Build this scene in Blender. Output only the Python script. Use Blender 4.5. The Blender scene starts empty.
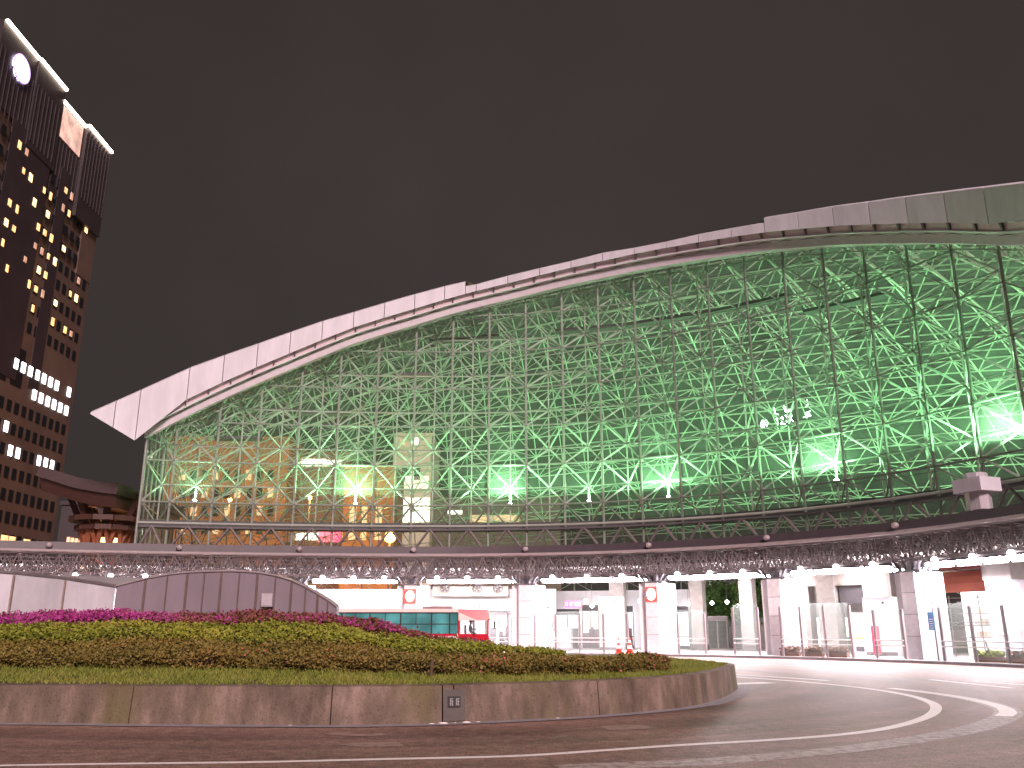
import bpy, math, random
import numpy as np
from mathutils import Vector, Matrix
random.seed(7); rng = np.random.default_rng(7)
S = bpy.context.scene
COL = S.collection
PITCH = math.radians(15.7); F = 870.0; EYE = 1.75
cp, sp = math.cos(PITCH), math.sin(PITCH)

# ------------------------------------------------------------------ camera maths (used to survey the place from the photograph)
def ray(px, py):
    u = (px-512)/F; v = (384-py)/F
    return (u, cp-v*sp, sp+v*cp)
def gp(px, py, z=0.0):
    d = ray(px, py); k = (z-EYE)/d[2]
    return Vector((d[0]*k, d[1]*k, z))
def dp(px, py, Y):
    d = ray(px, py); k = Y/d[1]
    return Vector((d[0]*k, Y, EYE+d[2]*k))
def xp(px, py, X):
    d = ray(px, py); k = X/d[0]
    return Vector((X, d[1]*k, EYE+d[2]*k))
def proj(p):
    x, y, z = p[0], p[1], p[2]-EYE
    zc = y*cp+z*sp
    return (512+F*x/zc, 384-F*(-y*sp+z*cp)/zc)

# ------------------------------------------------------------------ helpers
def T(o, label=None, cat=None, group=None, kind=None):
    if label: o['label'] = label
    if cat: o['category'] = cat
    if group: o['group'] = group
    if kind: o['kind'] = kind
    return o
def empty(name, loc, rz=0, label=None, cat=None, group=None):
    o = bpy.data.objects.new(name, None); COL.objects.link(o)
    o.location = loc; o.rotation_euler = (0, 0, rz); o.empty_display_size = .3
    return T(o, label, cat, group)
def kids(o): return [c for c in bpy.data.objects if c.parent == o]
def copy_tree(o, parent=None):
    c = o.copy(); COL.objects.link(c)
    if parent is not None: c.parent = parent
    for k in kids(o): copy_tree(k, c)
    return c

class MB:
    def __init__(s): s.v = []; s.f = []; s.n = 0
    def add(s, vs, fs):
        b = s.n; s.v.extend([tuple(p) for p in vs]); s.n += len(vs)
        s.f.extend([tuple(i+b for i in f) for f in fs]); return s
    def hexa(s, p):      # 8 points: bottom ring 0-3 ccw, top ring 4-7
        return s.add(p, [(3,2,1,0),(4,5,6,7),(0,1,5,4),(1,2,6,5),(2,3,7,6),(3,0,4,7)])
    def box(s, c, d, rz=0):
        x, y, z = d[0]/2, d[1]/2, d[2]/2; ca, sa = math.cos(rz), math.sin(rz)
        P = []
        for zz in (-z, z):
            for a, b in ((-x,-y),(x,-y),(x,y),(-x,y)):
                P.append((c[0]+a*ca-b*sa, c[1]+a*sa+b*ca, c[2]+zz))
        return s.hexa(P)
    def tube(s, a, b, r, n=4, r2=None, caps=True):
        a = Vector(a); b = Vector(b); d = b-a
        if d.length < 1e-6: return s
        d.normalize()
        q = Vector((0,0,1)) if abs(d.z) < .9 else Vector((1,0,0))
        e1 = d.cross(q).normalized(); e2 = d.cross(e1)
        r2 = r if r2 is None else r2; vs = []
        for p, rr in ((a, r), (b, r2)):
            for k in range(n):
                t = 2*math.pi*(k+.5)/n
                vs.append(p+e1*(math.cos(t)*rr)+e2*(math.sin(t)*rr))
        fs = [(k, (k+1) % n, n+(k+1) % n, n+k) for k in range(n)]
        if caps: fs += [tuple(range(n-1, -1, -1)), tuple(range(n, 2*n))]
        return s.add(vs, fs)
    def path(s, pts, r, n=6):
        for a, b in zip(pts[:-1], pts[1:]): s.tube(a, b, r, n)
        return s
    def lathe(s, c, prof, n=16):   # prof: [(r,z)...]
        vs = []; fs = []
        for r, z in prof:
            for k in range(n):
                t = 2*math.pi*k/n; vs.append((c[0]+r*math.cos(t), c[1]+r*math.sin(t), c[2]+z))
        m = len(prof)
        for j in range(m-1):
            for k in range(n):
                fs.append((j*n+k, j*n+(k+1) % n, (j+1)*n+(k+1) % n, (j+1)*n+k))
        fs.append(tuple(range(n-1, -1, -1))); fs.append(tuple((m-1)*n+k for k in range(n)))
        return s.add(vs, fs)
    def ball(s, c, r, n=10, m=7, sc=(1,1,1)):
        vs = []; fs = []
        for j in range(m+1):
            p = math.pi*j/m
            for k in range(n):
                t = 2*math.pi*k/n
                vs.append((c[0]+r*sc[0]*math.sin(p)*math.cos(t), c[1]+r*sc[1]*math.sin(p)*math.sin(t), c[2]+r*sc[2]*math.cos(p)))
        for j in range(m):
            for k in range(n):
                fs.append(((j+1)*n+k, (j+1)*n+(k+1) % n, j*n+(k+1) % n, j*n+k))
        return s.add(vs, fs)
    def strip(s, A, B):            # quads between two polylines
        n = len(A)
        return s.add(list(A)+list(B), [(i, i+1, n+i+1, n+i) for i in range(n-1)])
    def build(s, name, mat, parent=None, local=False, smooth=False):
        me = bpy.data.meshes.new(name); v = s.v
        if parent is not None and not local:
            L = Vector((0,0,0)); p = parent
            while p is not None: L += p.location; p = p.parent
            v = [(a-L.x, b-L.y, c-L.z) for a, b, c in v]
        me.from_pydata(v, [], s.f); me.update()
        if smooth: me.polygons.foreach_set('use_smooth', [True]*len(me.polygons))
        if mat: me.materials.append(mat)
        o = bpy.data.objects.new(name, me); COL.objects.link(o)
        if parent is not None: o.parent = parent
        return o

def quads_mesh(name, V, mat, parent=None, k=4, ids=None):
    """V: (n,k,3) array of faces in world coords"""
    n = V.shape[0]
    if parent is not None: V = V-np.array(parent.location)
    me = bpy.data.meshes.new(name)
    me.vertices.add(n*k); me.vertices.foreach_set('co', V.reshape(-1).astype(np.float32))
    me.loops.add(n*k); me.loops.foreach_set('vertex_index', np.arange(n*k, dtype=np.int32))
    me.polygons.add(n); me.polygons.foreach_set('loop_start', np.arange(0, n*k, k, dtype=np.int32))
    me.update(calc_edges=True); me.validate()
    me.materials.append(mat)
    o = bpy.data.objects.new(name, me); COL.objects.link(o)
    if parent is not None: o.parent = parent
    return o

# ------------------------------------------------------------------ materials
def mat(name, c, rough=.6, metal=0, var=.2, scale=3., bump=0., bscale=40., stretch=None, spec=.5, c2=None):
    m = bpy.data.materials.new(name); m.use_nodes = True; nt = m.node_tree; N = nt.nodes; L = nt.links
    b = N['Principled BSDF']; b.inputs['Roughness'].default_value = rough; b.inputs['Metallic'].default_value = metal
    b.inputs['Specular IOR Level'].default_value = spec
    tc = N.new('ShaderNodeTexCoord'); src = tc.outputs['Object']
    if stretch:
        mp = N.new('ShaderNodeMapping'); mp.inputs['Scale'].default_value = stretch; L.new(src, mp.inputs['Vector']); src = mp.outputs[0]
    no = N.new('ShaderNodeTexNoise'); no.inputs['Scale'].default_value = scale; no.inputs['Detail'].default_value = 6; no.inputs['Roughness'].default_value = .65
    L.new(src, no.inputs['Vector'])
    r = N.new('ShaderNodeValToRGB'); r.color_ramp.elements[0].position = .3; r.color_ramp.elements[1].position = .7
    lo = [x*(1-var) for x in c]; hi = [min(1, x*(1+var)) for x in (c2 or c)]
    r.color_ramp.elements[0].color = (*lo, 1); r.color_ramp.elements[1].color = (*hi, 1)
    L.new(no.outputs['Fac'], r.inputs['Fac']); L.new(r.outputs[0], b.inputs['Base Color'])
    if bump:
        n2 = N.new('ShaderNodeTexNoise'); n2.inputs['Scale'].default_value = bscale; n2.inputs['Detail'].default_value = 4
        L.new(tc.outputs['Object'], n2.inputs['Vector'])
        bp = N.new('ShaderNodeBump'); bp.inputs['Strength'].default_value = bump; bp.inputs['Distance'].default_value = .02
        L.new(n2.outputs['Fac'], bp.inputs['Height']); L.new(bp.outputs[0], b.inputs['Normal'])
    return m
def emis(name, c, st, var=0., scale=2.):
    m = bpy.data.materials.new(name); m.use_nodes = True; N = m.node_tree.nodes; L = m.node_tree.links
    b = N['Principled BSDF']; b.inputs['Base Color'].default_value = (.5, .5, .5, 1)
    b.inputs['Emission Color'].default_value = (*c, 1); b.inputs['Emission Strength'].default_value = st
    if var:
        tc = N.new('ShaderNodeTexCoord'); no = N.new('ShaderNodeTexNoise'); no.inputs['Scale'].default_value = scale
        L.new(tc.outputs['Object'], no.inputs['Vector'])
        mr = N.new('ShaderNodeMapRange'); mr.inputs[1].default_value = .3; mr.inputs[2].default_value = .7
        mr.inputs[3].default_value = st*(1-var); mr.inputs[4].default_value = st*(1+var)
        L.new(no.outputs['Fac'], mr.inputs[0]); L.new(mr.outputs[0], b.inputs['Emission Strength'])
    return m
def glass(name, tint, gloss=.06, haze=.05, hazec=(.8,.85,.8), dif=.25):
    m = bpy.data.materials.new(name); m.use_nodes = True; nt = m.node_tree; N = nt.nodes; L = nt.links
    N.remove(N['Principled BSDF']); out = N['Material Output']
    tr = N.new('ShaderNodeBsdfTransparent'); tr.inputs[0].default_value = (*tint, 1)
    gl = N.new('ShaderNodeBsdfGlossy'); gl.inputs['Roughness'].default_value = .04; gl.inputs[0].default_value = (.9,.95,.95,1)
    df = N.new('ShaderNodeBsdfTranslucent'); df.inputs[0].default_value = (*hazec, 1)
    d2 = N.new('ShaderNodeBsdfDiffuse'); d2.inputs[0].default_value = (*hazec, 1)
    mx0 = N.new('ShaderNodeMixShader'); mx0.inputs[0].default_value = dif; L.new(df.outputs[0], mx0.inputs[1]); L.new(d2.outputs[0], mx0.inputs[2])
    m1 = N.new('ShaderNodeMixShader'); m2 = N.new('ShaderNodeMixShader')
    tc = N.new('ShaderNodeTexCoord'); no = N.new('ShaderNodeTexNoise'); no.inputs['Scale'].default_value = .35; no.inputs['Detail'].default_value = 5
    L.new(tc.outputs['Object'], no.inputs['Vector'])
    mr = N.new('ShaderNodeMapRange'); mr.inputs[1].default_value = .3; mr.inputs[2].default_value = .7
    mr.inputs[3].default_value = haze*.6; mr.inputs[4].default_value = haze*1.4
    L.new(no.outputs['Fac'], mr.inputs[0]); L.new(mr.outputs[0], m1.inputs[0])
    L.new(tr.outputs[0], m1.inputs[1]); L.new(mx0.outputs[0], m1.inputs[2])
    lw = N.new('ShaderNodeFresnel'); lw.inputs[0].default_value = 1.25
    mm = N.new('ShaderNodeMath'); mm.operation = 'MULTIPLY_ADD'; mm.inputs[1].default_value = .6; mm.inputs[2].default_value = gloss*.3
    L.new(lw.outputs[0], mm.inputs[0]); L.new(mm.outputs[0], m2.inputs[0])
    L.new(m1.outputs[0], m2.inputs[1]); L.new(gl.outputs[0], m2.inputs[2]); L.new(m2.outputs[0], out.inputs[0])
    return m
def leafmat(name, cols, scale=9., trans=.25):
    m = bpy.data.materials.new(name); m.use_nodes = True; N = m.node_tree.nodes; L = m.node_tree.links
    b = N['Principled BSDF']; b.inputs['Roughness'].default_value = .6; b.inputs['Specular IOR Level'].default_value = .25
    g = N.new('ShaderNodeNewGeometry'); r = N.new('ShaderNodeValToRGB'); e = r.color_ramp.elements
    while len(e) < len(cols): e.new(.5)
    for i, c in enumerate(cols): e[i].position = i/(len(cols)-1); e[i].color = (*c, 1)
    tc = N.new('ShaderNodeTexCoord'); no = N.new('ShaderNodeTexNoise'); no.inputs['Scale'].default_value = scale*.1; no.inputs['Detail'].default_value = 4
    L.new(tc.outputs['Object'], no.inputs['Vector'])
    a = N.new('ShaderNodeMath'); a.operation = 'MULTIPLY_ADD'; a.inputs[1].default_value = .45
    s2 = N.new('ShaderNodeMath'); s2.operation = 'MULTIPLY_ADD'; s2.inputs[1].default_value = 1.3; s2.inputs[2].default_value = -.37
    L.new(no.outputs['Fac'], s2.inputs[0]); L.new(g.outputs['Random Per Island'], a.inputs[0]); L.new(s2.outputs[0], a.inputs[2])
    L.new(a.outputs[0], r.inputs[0]); L.new(r.outputs[0], b.inputs['Base Color'])
    return m

M = {}
M['road'] = None
M['kerb'] = mat('kerb_stone', (.24,.22,.24), .7, bump=.3)
M['pave'] = mat('pavement_tile', (.42,.38,.37), .5, scale=1.5)
M['white'] = mat('white_panel', (.72,.70,.72), .45, var=.06)
M['pier'] = mat('column_stone', (.78,.74,.78), .6, var=.12, bump=.1)
M['pierw'] = mat('column_white', (.8,.78,.8), .5, var=.05)
M['steel'] = mat('painted_steel', (.155,.128,.135), .45, var=.2, scale=.8)
M['steeld'] = mat('dark_steel', (.10,.09,.10), .5, var=.2)
M['steelg'] = mat('galvanised_tube', (.30,.305,.29), .4, var=.15, scale=.6)
M['fascia'] = mat('fascia_panel', (.55,.53,.60), .45, var=.11, scale=1.1, stretch=(1,1,.25))
M['gutter'] = mat('gutter_paint', (.60,.46,.51), .55, var=.1)
M['lip'] = mat('canopy_edge_metal', (.06,.046,.056), .45, var=.12)
M['lipl'] = mat('canopy_edge_tube', (.32,.27,.285), .4, var=.1)
M['gl'] = glass('dome_glass', (.88,.93,.89), haze=.05)
M['glr'] = glass('roof_glass', (.68,.76,.70), haze=.075, dif=.8)
M['gls'] = glass('screen_glass', (.9,.93,.93), haze=.10)
M['concw'] = mat('light_concrete', (.58,.57,.63), .6, var=.16, scale=1.2, bump=.1, stretch=(1,1,.4))
M['concg'] = mat('grey_panel', (.235,.195,.23), .55, var=.12, scale=1., stretch=(1,1,.3))
M['seam'] = mat('dark_seam', (.10,.08,.08), .7)
M['lamp'] = emis('fluorescent_tube', (1,.90,.96), 250.)
M['lampin'] = emis('inner_fluorescent', (1,.92,.95), 80.)
M['globe'] = emis('lamp_globe', (1,.94,.94), 12.)
M['soil'] = mat('soil', (.07,.055,.035), .9, bump=.6)
M['black'] = mat('black_rubber', (.02,.02,.02), .6)
M['red'] = mat('bus_red', (.48,.008,.03), .3, var=.05)
M['pinkw'] = mat('bus_cream', (.78,.62,.60), .3, var=.04)
M['gold'] = mat('ochre', (.5,.3,.05), .5)
M['wood'] = mat('red_timber', (.062,.024,.018), .55, var=.3, stretch=(1,1,6))
M['woodo'] = mat('orange_timber', (.20,.066,.034), .55, var=.3)
M['tiled'] = mat('gate_roof', (.035,.016,.017), .6, var=.3)
M['skin'] = mat('skin', (.55,.33,.25), .5, var=.05)
M['cloth'] = mat('dark_cloth', (.04,.045,.08), .8)
M['hair'] = mat('hair', (.02,.015,.012), .6)
M['orange'] = mat('cone_orange', (.85,.09,.06), .5, var=.05)
M['reflw'] = mat('cone_white', (.85,.82,.82), .4, var=.03)
M['bluep'] = mat('blue_sign', (.08,.28,.6), .4, var=.05)
M['awning'] = mat('red_brown_awning', (.42,.11,.07), .6, var=.1)
M['beige'] = mat('beige_plaster', (.45,.40,.36), .7, var=.08)
M['greyd'] = mat('grey_concrete', (.30,.27,.26), .75, var=.15)
M['magenta'] = mat('magenta_letters', (.65,.10,.30), .5)
M['redsign'] = mat('red_sign', (.75,.15,.12), .5)

def road_material():
    m = bpy.data.materials.new('asphalt'); m.use_nodes = True; N = m.node_tree.nodes; L = m.node_tree.links
    b = N['Principled BSDF']; tc = N.new('ShaderNodeTexCoord')
    n1 = N.new('ShaderNodeTexNoise'); n1.inputs['Scale'].default_value = 26; n1.inputs['Detail'].default_value = 3; n1.inputs['Roughness'].default_value = .8
    n2 = N.new('ShaderNodeTexNoise'); n2.inputs['Scale'].default_value = .35; n2.inputs['Detail'].default_value = 6
    n3 = N.new('ShaderNodeTexNoise'); n3.inputs['Scale'].default_value = 5; n3.inputs['Detail'].default_value = 4
    for n in (n1, n2, n3): L.new(tc.outputs['Object'], n.inputs['Vector'])
    r1 = N.new('ShaderNodeValToRGB'); r1.color_ramp.elements[0].position = .32; r1.color_ramp.elements[1].position = .72
    r1.color_ramp.elements[0].color = (.072,.043,.034,1); r1.color_ramp.elements[1].color = (.50,.33,.275,1)
    e = r1.color_ramp.elements.new(.55); e.color = (.245,.155,.128,1)
    L.new(n1.outputs['Fac'], r1.inputs[0])
    mr = N.new('ShaderNodeMapRange'); mr.inputs[1].default_value = .3; mr.inputs[2].default_value = .7; mr.inputs[3].default_value = .4; mr.inputs[4].default_value = 1.45
    ad = N.new('ShaderNodeMath'); ad.operation = 'MULTIPLY_ADD'; ad.inputs[1].default_value = .55; 
    L.new(n3.outputs['Fac'], ad.inputs[0]); 
    sc = N.new('ShaderNodeMath'); sc.operation = 'MULTIPLY'; sc.inputs[1].default_value = .45; L.new(n2.outputs['Fac'], sc.inputs[0]); L.new(sc.outputs[0], ad.inputs[2])
    L.new(ad.outputs[0], mr.inputs[0])
    mx = N.new('ShaderNodeMix'); mx.data_type = 'RGBA'; mx.blend_type = 'MULTIPLY'; mx.inputs[0].default_value = 1
    vm = N.new('ShaderNodeVectorMath'); vm.operation = 'DISTANCE'; vm.inputs[1].default_value = (-5,34,0); L.new(tc.outputs['Object'], vm.inputs[0])
    n4 = N.new('ShaderNodeTexNoise'); n4.noise_dimensions = '1D'; n4.inputs['Scale'].default_value = .9; n4.inputs['Detail'].default_value = 3; L.new(vm.outputs['Value'], n4.inputs['W'])
    m4 = N.new('ShaderNodeMapRange'); m4.inputs[1].default_value = .3; m4.inputs[2].default_value = .7; m4.inputs[3].default_value = .78; m4.inputs[4].default_value = 1.2; L.new(n4.outputs['Fac'], m4.inputs[0])
    mm = N.new('ShaderNodeMath'); mm.operation = 'MULTIPLY'; L.new(mr.outputs[0], mm.inputs[0]); L.new(m4.outputs[0], mm.inputs[1])
    L.new(r1.outputs[0], mx.inputs[6]); L.new(mm.outputs[0], mx.inputs[7]); L.new(mx.outputs[2], b.inputs['Base Color'])
    b.inputs['Roughness'].default_value = .58; b.inputs['Specular IOR Level'].default_value = .3
    bp = N.new('ShaderNodeBump'); bp.inputs['Strength'].default_value = .6; bp.inputs['Distance'].default_value = .012
    L.new(n1.outputs['Fac'], bp.inputs['Height']); L.new(bp.outputs[0], b.inputs['Normal'])
    return m
M['road'] = road_material()
def paint_material(c, wear):
    m = bpy.data.materials.new('road_paint'); m.use_nodes = True; N = m.node_tree.nodes; L = m.node_tree.links
    b = N['Principled BSDF']; tc = N.new('ShaderNodeTexCoord')
    n1 = N.new('ShaderNodeTexNoise'); n1.inputs['Scale'].default_value = 6; n1.inputs['Detail'].default_value = 8; n1.inputs['Roughness'].default_value = .75
    L.new(tc.outputs['Object'], n1.inputs['Vector'])
    r = N.new('ShaderNodeValToRGB'); r.color_ramp.elements[0].position = wear-.06; r.color_ramp.elements[1].position = wear+.08
    r.color_ramp.elements[0].color = (.16,.11,.095,1); r.color_ramp.elements[1].color = (*c, 1)
    L.new(n1.outputs['Fac'], r.inputs[0]); L.new(r.outputs[0], b.inputs['Base Color']); b.inputs['Roughness'].default_value = .6
    return m
M['paint'] = paint_material((.78,.74,.73), .34)
M['paintw'] = paint_material((.40,.33,.31), .47)
def stained_concrete():
    m = bpy.data.materials.new('stained_concrete'); m.use_nodes = True; N = m.node_tree.nodes; L = m.node_tree.links
    b = N['Principled BSDF']; tc = N.new('ShaderNodeTexCoord')
    mp = N.new('ShaderNodeMapping'); mp.inputs['Scale'].default_value = (1,1,.42); L.new(tc.outputs['Object'], mp.inputs[0])
    n1 = N.new('ShaderNodeTexNoise'); n1.inputs['Scale'].default_value = 1.6; n1.inputs['Detail'].default_value = 7; n1.inputs['Roughness'].default_value = .7
    L.new(mp.outputs[0], n1.inputs['Vector'])
    r = N.new('ShaderNodeValToRGB'); e = r.color_ramp.elements
    e[0].position = .32; e[0].color = (.075,.056,.042,1); e[1].position = .72; e[1].color = (.33,.24,.205,1)
    x = e.new(.52); x.color = (.165,.12,.096,1)
    L.new(n1.outputs['Fac'], r.inputs[0])
    n2 = N.new('ShaderNodeTexNoise'); n2.inputs['Scale'].default_value = .7; n2.inputs['Detail'].default_value = 6; L.new(mp.outputs[0], n2.inputs['Vector'])
    r2 = N.new('ShaderNodeValToRGB'); r2.color_ramp.elements[0].position = .52; r2.color_ramp.elements[1].position = .66
    r2.color_ramp.elements[0].color = (0,0,0,1); r2.color_ramp.elements[1].color = (.8,.8,.8,1); L.new(n2.outputs['Fac'], r2.inputs[0])
    mx = N.new('ShaderNodeMix'); mx.data_type = 'RGBA'; L.new(r2.outputs[0], mx.inputs[0]); L.new(r.outputs[0], mx.inputs[6]); mx.inputs[7].default_value = (.13,.11,.05,1)
    n3 = N.new('ShaderNodeTexNoise'); n3.inputs['Scale'].default_value = 26; n3.inputs['Detail'].default_value = 5; L.new(tc.outputs['Object'], n3.inputs['Vector'])
    r3 = N.new('ShaderNodeValToRGB'); r3.color_ramp.elements[0].position = .28; r3.color_ramp.elements[1].position = .42
    r3.color_ramp.elements[0].color = (.35,.33,.3,1); r3.color_ramp.elements[1].color = (1,1,1,1); L.new(n3.outputs['Fac'], r3.inputs[0])
    m2 = N.new('ShaderNodeMix'); m2.data_type = 'RGBA'; m2.blend_type = 'MULTIPLY'; m2.inputs[0].default_value = .8
    L.new(mx.outputs[2], m2.inputs[6]); L.new(r3.outputs[0], m2.inputs[7]); L.new(m2.outputs[2], b.inputs['Base Color'])
    b.inputs['Roughness'].default_value = .85
    bp = N.new('ShaderNodeBump'); bp.inputs['Strength'].default_value = .6; bp.inputs['Distance'].default_value = .02
    L.new(n3.outputs['Fac'], bp.inputs['Height']); L.new(bp.outputs[0], b.inputs['Normal'])
    return m
M['stain'] = stained_concrete()

# ------------------------------------------------------------------ the bay curve of the bus terminal: B(s), outward offset o
CX, CY, R0 = -5., 34., 30.
def P(s, o=0., z=0.):
    if s >= 0:
        t = s/R0; return Vector((CX+(R0+o)*math.sin(t), CY+(R0+o)*math.cos(t), z))
    x = s; k = -2*x/185.; n = Vector((-k, 1, 0)).normalized()
    n = Vector((2*x/185., 1, 0)).normalized()
    return Vector((CX+x+n.x*o, CY+R0-x*x/185.+n.y*o, z))
def Nn(s):
    if s >= 0: return Vector((math.sin(s/R0), math.cos(s/R0), 0))
    return Vector((2*s/185., 1, 0)).normalized()
def rz(s):
    n = Nn(s); return math.atan2(-n.x, n.y)
def hit(px, py, o):
    d = ray(px, py); last = None; s = -75.
    while s < 60:
        p = P(s, o); c = p.x*d[1]-p.y*d[0]
        if last is not None and last <= 0 < c:
            a, b = s-.25, s
            for _ in range(30):
                m = (a+b)/2; p = P(m, o)
                if p.x*d[1]-p.y*d[0] <= 0: a = m
                else: b = m
            p = P(a, o); k = p.y/d[1]
            return a, Vector((p.x, p.y, EYE+d[2]*k))
        last = c; s += .25
    raise ValueError((px, py, o))
def s_of_arc(a, o): return a/(1+o/R0) if a >= 0 else a/(1+o/92.5)
def arc_of_s(s, o): return s*(1+o/R0) if s >= 0 else s*(1+o/92.5)
def frange(a, b, st):
    n = max(1, int(math.ceil((b-a)/st))); return [a+(b-a)*i/n for i in range(n+1)]

# ------------------------------------------------------------------ ground, road, markings, pavement
m = MB(); m.add([(-900,-200,-.02),(900,-200,-.02),(900,1500,-.02),(-900,1500,-.02)], [(0,1,2,3)])
T(m.build('ground', M['greyd']), kind='structure')
m = MB(); ss = frange(-75, 60, 1.)
A = [P(s, -.5) for s in ss]
road_v = [(-140,-25,0)]+[(p.x, p.y, 0) for p in A]+[(60,-25,0)]
bm_pts = road_v
m = MB()
for i in range(len(A)-1):
    a, b = A[i], A[i+1]
    xa, xb = -60+i*100/(len(A)-1), -60+(i+1)*100/(len(A)-1)
    m.add([(xa,-25,0),(xb,-25,0),(b.x,b.y,0),(a.x,a.y,0)], [(0,1,2,3)])
T(m.build('road', M['road']), kind='structure')
m = MB()
for a, b in zip(ss[:-1], ss[1:]):
    m.hexa([P(a,-.5,-.05), P(b,-.5,-.05), P(b,-.25,-.05), P(a,-.25,-.05), P(a,-.5,.14), P(b,-.5,.14), P(b,-.25,.15), P(a,-.25,.15)])
T(m.build('kerb', M['kerb']), kind='structure')
m = MB()
for a, b in zip(ss[:-1], ss[1:]):
    m.add([P(a,-.25,.146), P(b,-.25,.146), P(b,60,.146), P(a,60,.146)], [(0,1,2,3)])
T(m.build('pavement', M['pave']), kind='structure')

def smooth(pts, n=8):
    out = []
    for i in range(len(pts)-1):
        p0 = pts[max(0, i-1)]; p1 = pts[i]; p2 = pts[i+1]; p3 = pts[min(len(pts)-1, i+2)]
        for k in range(n):
            t = k/n
            out.append(.5*((2*p1)+(p2-p0)*t+(2*p0-5*p1+4*p2-p3)*t*t+(3*p1-p0-3*p2+p3)*t**3))
    out.append(pts[-1]); return out
def band(pts, w0, w1=None):
    w1 = w0 if w1 is None else w1
    L, R = [], []; n = len(pts)
    for i, p in enumerate(pts):
        d = pts[min(n-1, i+1)]-pts[max(0, i-1)]; q = Vector((-d.y, d.x, 0)).normalized(); w = w0+(w1-w0)*i/(n-1)
        L.append(p+q*w/2); R.append(p-q*w/2)
    return MB().strip(R, L)
def marking(pxs, w, mt, z=.004, w1=None, n=8):
    pts = smooth([gp(x, y, z) for x, y in pxs], n)
    return T(band(pts, w, w1).build('road_marking', mt), kind='structure')
marking([(-120,769),(0,765.5),(128,763.5),(256,762),(384,759),(512,756),(600,750.5),(680,745),(768,740),(840,734.5),(890,727.5),(925,717.5),(936,709),(930,702),(905,694.5),(860,687.5),(805,682),(760,678.5),(715,675.5),(670,672.5)], .14, M['paint'], w1=.30)
marking([(560,768),(640,764.5),(700,762),(780,755.5),(860,747.5),(930,737),(975,728),(1002,718.5),(1008,712),(1000,706.5),(975,700),(940,694),(905,689.5)], .55, M['paintw'])
marking([(1003,716),(1008,712),(1000,706.5),(975,700),(940,694),(890,688)], .34, M['paint'], z=.008)
marking([(688,672),(760,676),(828,680.5)], .28, M['paint'])
marking([(930,679.5),(1012,688)], .25, M['paint']); marking([(972,681),(1040,686)], .22, M['paint'])
marking([(640,659.5),(700,661.5),(800,666),(905,674)], .22, M['paintw'])
M['patch'] = paint_material((.30,.21,.18), .44)
marking([(352,743),(372,744.5),(400,743.5)], .55, M['patch'], n=4); marking([(604,728),(622,727.5),(646,726)], .7, M['patch'], n=4); marking([(330,733),(360,735),(385,734)], .35, M['patch'], n=4)
marking([(728,684),(770,682.5)], .7, M['paint'])

# ------------------------------------------------------------------ traffic island
base_px = [(0,723.5),(128,725),(256,725.8),(340,726),(420,724.8),(512,721),(600,716),(680,708.5),(712,702),(731,694.5),(738,688)]
ol = [Vector((-60,24,0)), Vector((-36,19.2,0)), Vector((-22,18.2,0))]+[gp(x, y) for x, y in base_px]
ol += [Vector((6.9,29.5,0)), Vector((6.2,33,0)), Vector((3.5,36.5,0)), Vector((-2,39.5,0)), Vector((-10,41.5,0)), Vector((-30,42,0)), Vector((-60,40,0))]
OUT = smooth(ol, 8)
def outn(i):
    d = OUT[min(len(OUT)-1, i+1)]-OUT[max(0, i-1)]; return Vector((-d.y, d.x, 0)).normalized()
# front outline only (for offsets)
tip_i = max(range(len(OUT)), key=lambda i: OUT[i].x)
FRONT = OUT[8:tip_i+22]
# cumulative length
FL = [0]
for a, b in zip(FRONT[:-1], FRONT[1:]): FL.append(FL[-1]+(b-a).length)
_fx = np.array([p.x for p in FRONT]); _fy = np.array([p.y for p in FRONT]); _fl = np.array(FL)
_nx = np.zeros(len(FRONT)); _ny = np.zeros(len(FRONT))
for i in range(len(FRONT)):
    d = FRONT[min(len(FRONT)-1, i+1)]-FRONT[max(0, i-1)]; q = Vector((-d.y, d.x, 0)).normalized(); _nx[i], _ny[i] = q.x, q.y
_cx = np.clip(_nx, -.16, .05); _cx = np.convolve(np.pad(_cx, 8, mode='edge'), np.ones(17)/17, 'valid'); _cy = np.sqrt(1-_cx**2)
def off_row(l, d):      # rows of planting: keep running alongside the road instead of folding round the tip
    x = np.interp(l, _fl, _fx)+np.interp(l, _fl, _cx)*d; y = np.interp(l, _fl, _fy)+np.interp(l, _fl, _cy)*d
    return x, y
def off_arr(l, d):
    x = np.interp(l, _fl, _fx)+np.interp(l, _fl, _nx)*d; y = np.interp(l, _fl, _fy)+np.interp(l, _fl, _ny)*d
    return x, y
WALLH = .71
def bank(d, l=0.):
    d = np.maximum(d, 0); return WALLH-.04+np.interp(l, _sl, _sv)*d
w = empty('retaining_wall', (-4,17.3,0), label='low stained concrete wall curving round the planted traffic island', cat='wall')
TOT = FL[-1]
def lpx0(px):
    return FL[min(range(len(FRONT)-22), key=lambda i: abs(proj(FRONT[i])[0]-px))]
_sl = np.array([lpx0(100), lpx0(230), lpx0(345), lpx0(450), lpx0(520), lpx0(600), lpx0(735)]); _sv = np.array([.122,.115,.085,.05,.032,.012,.0])
def lpx(px):   # outline length at image column px
    best = min(range(len(FRONT)), key=lambda i: abs(proj(FRONT[i])[0]-px) if i < len(FRONT)-22 else 1e9); return FL[best]
jl = [0, 9, 17, lpx(133), lpx(326), lpx(439), lpx(459), lpx(602), lpx(700)-.2, lpx(735), TOT]
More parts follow.
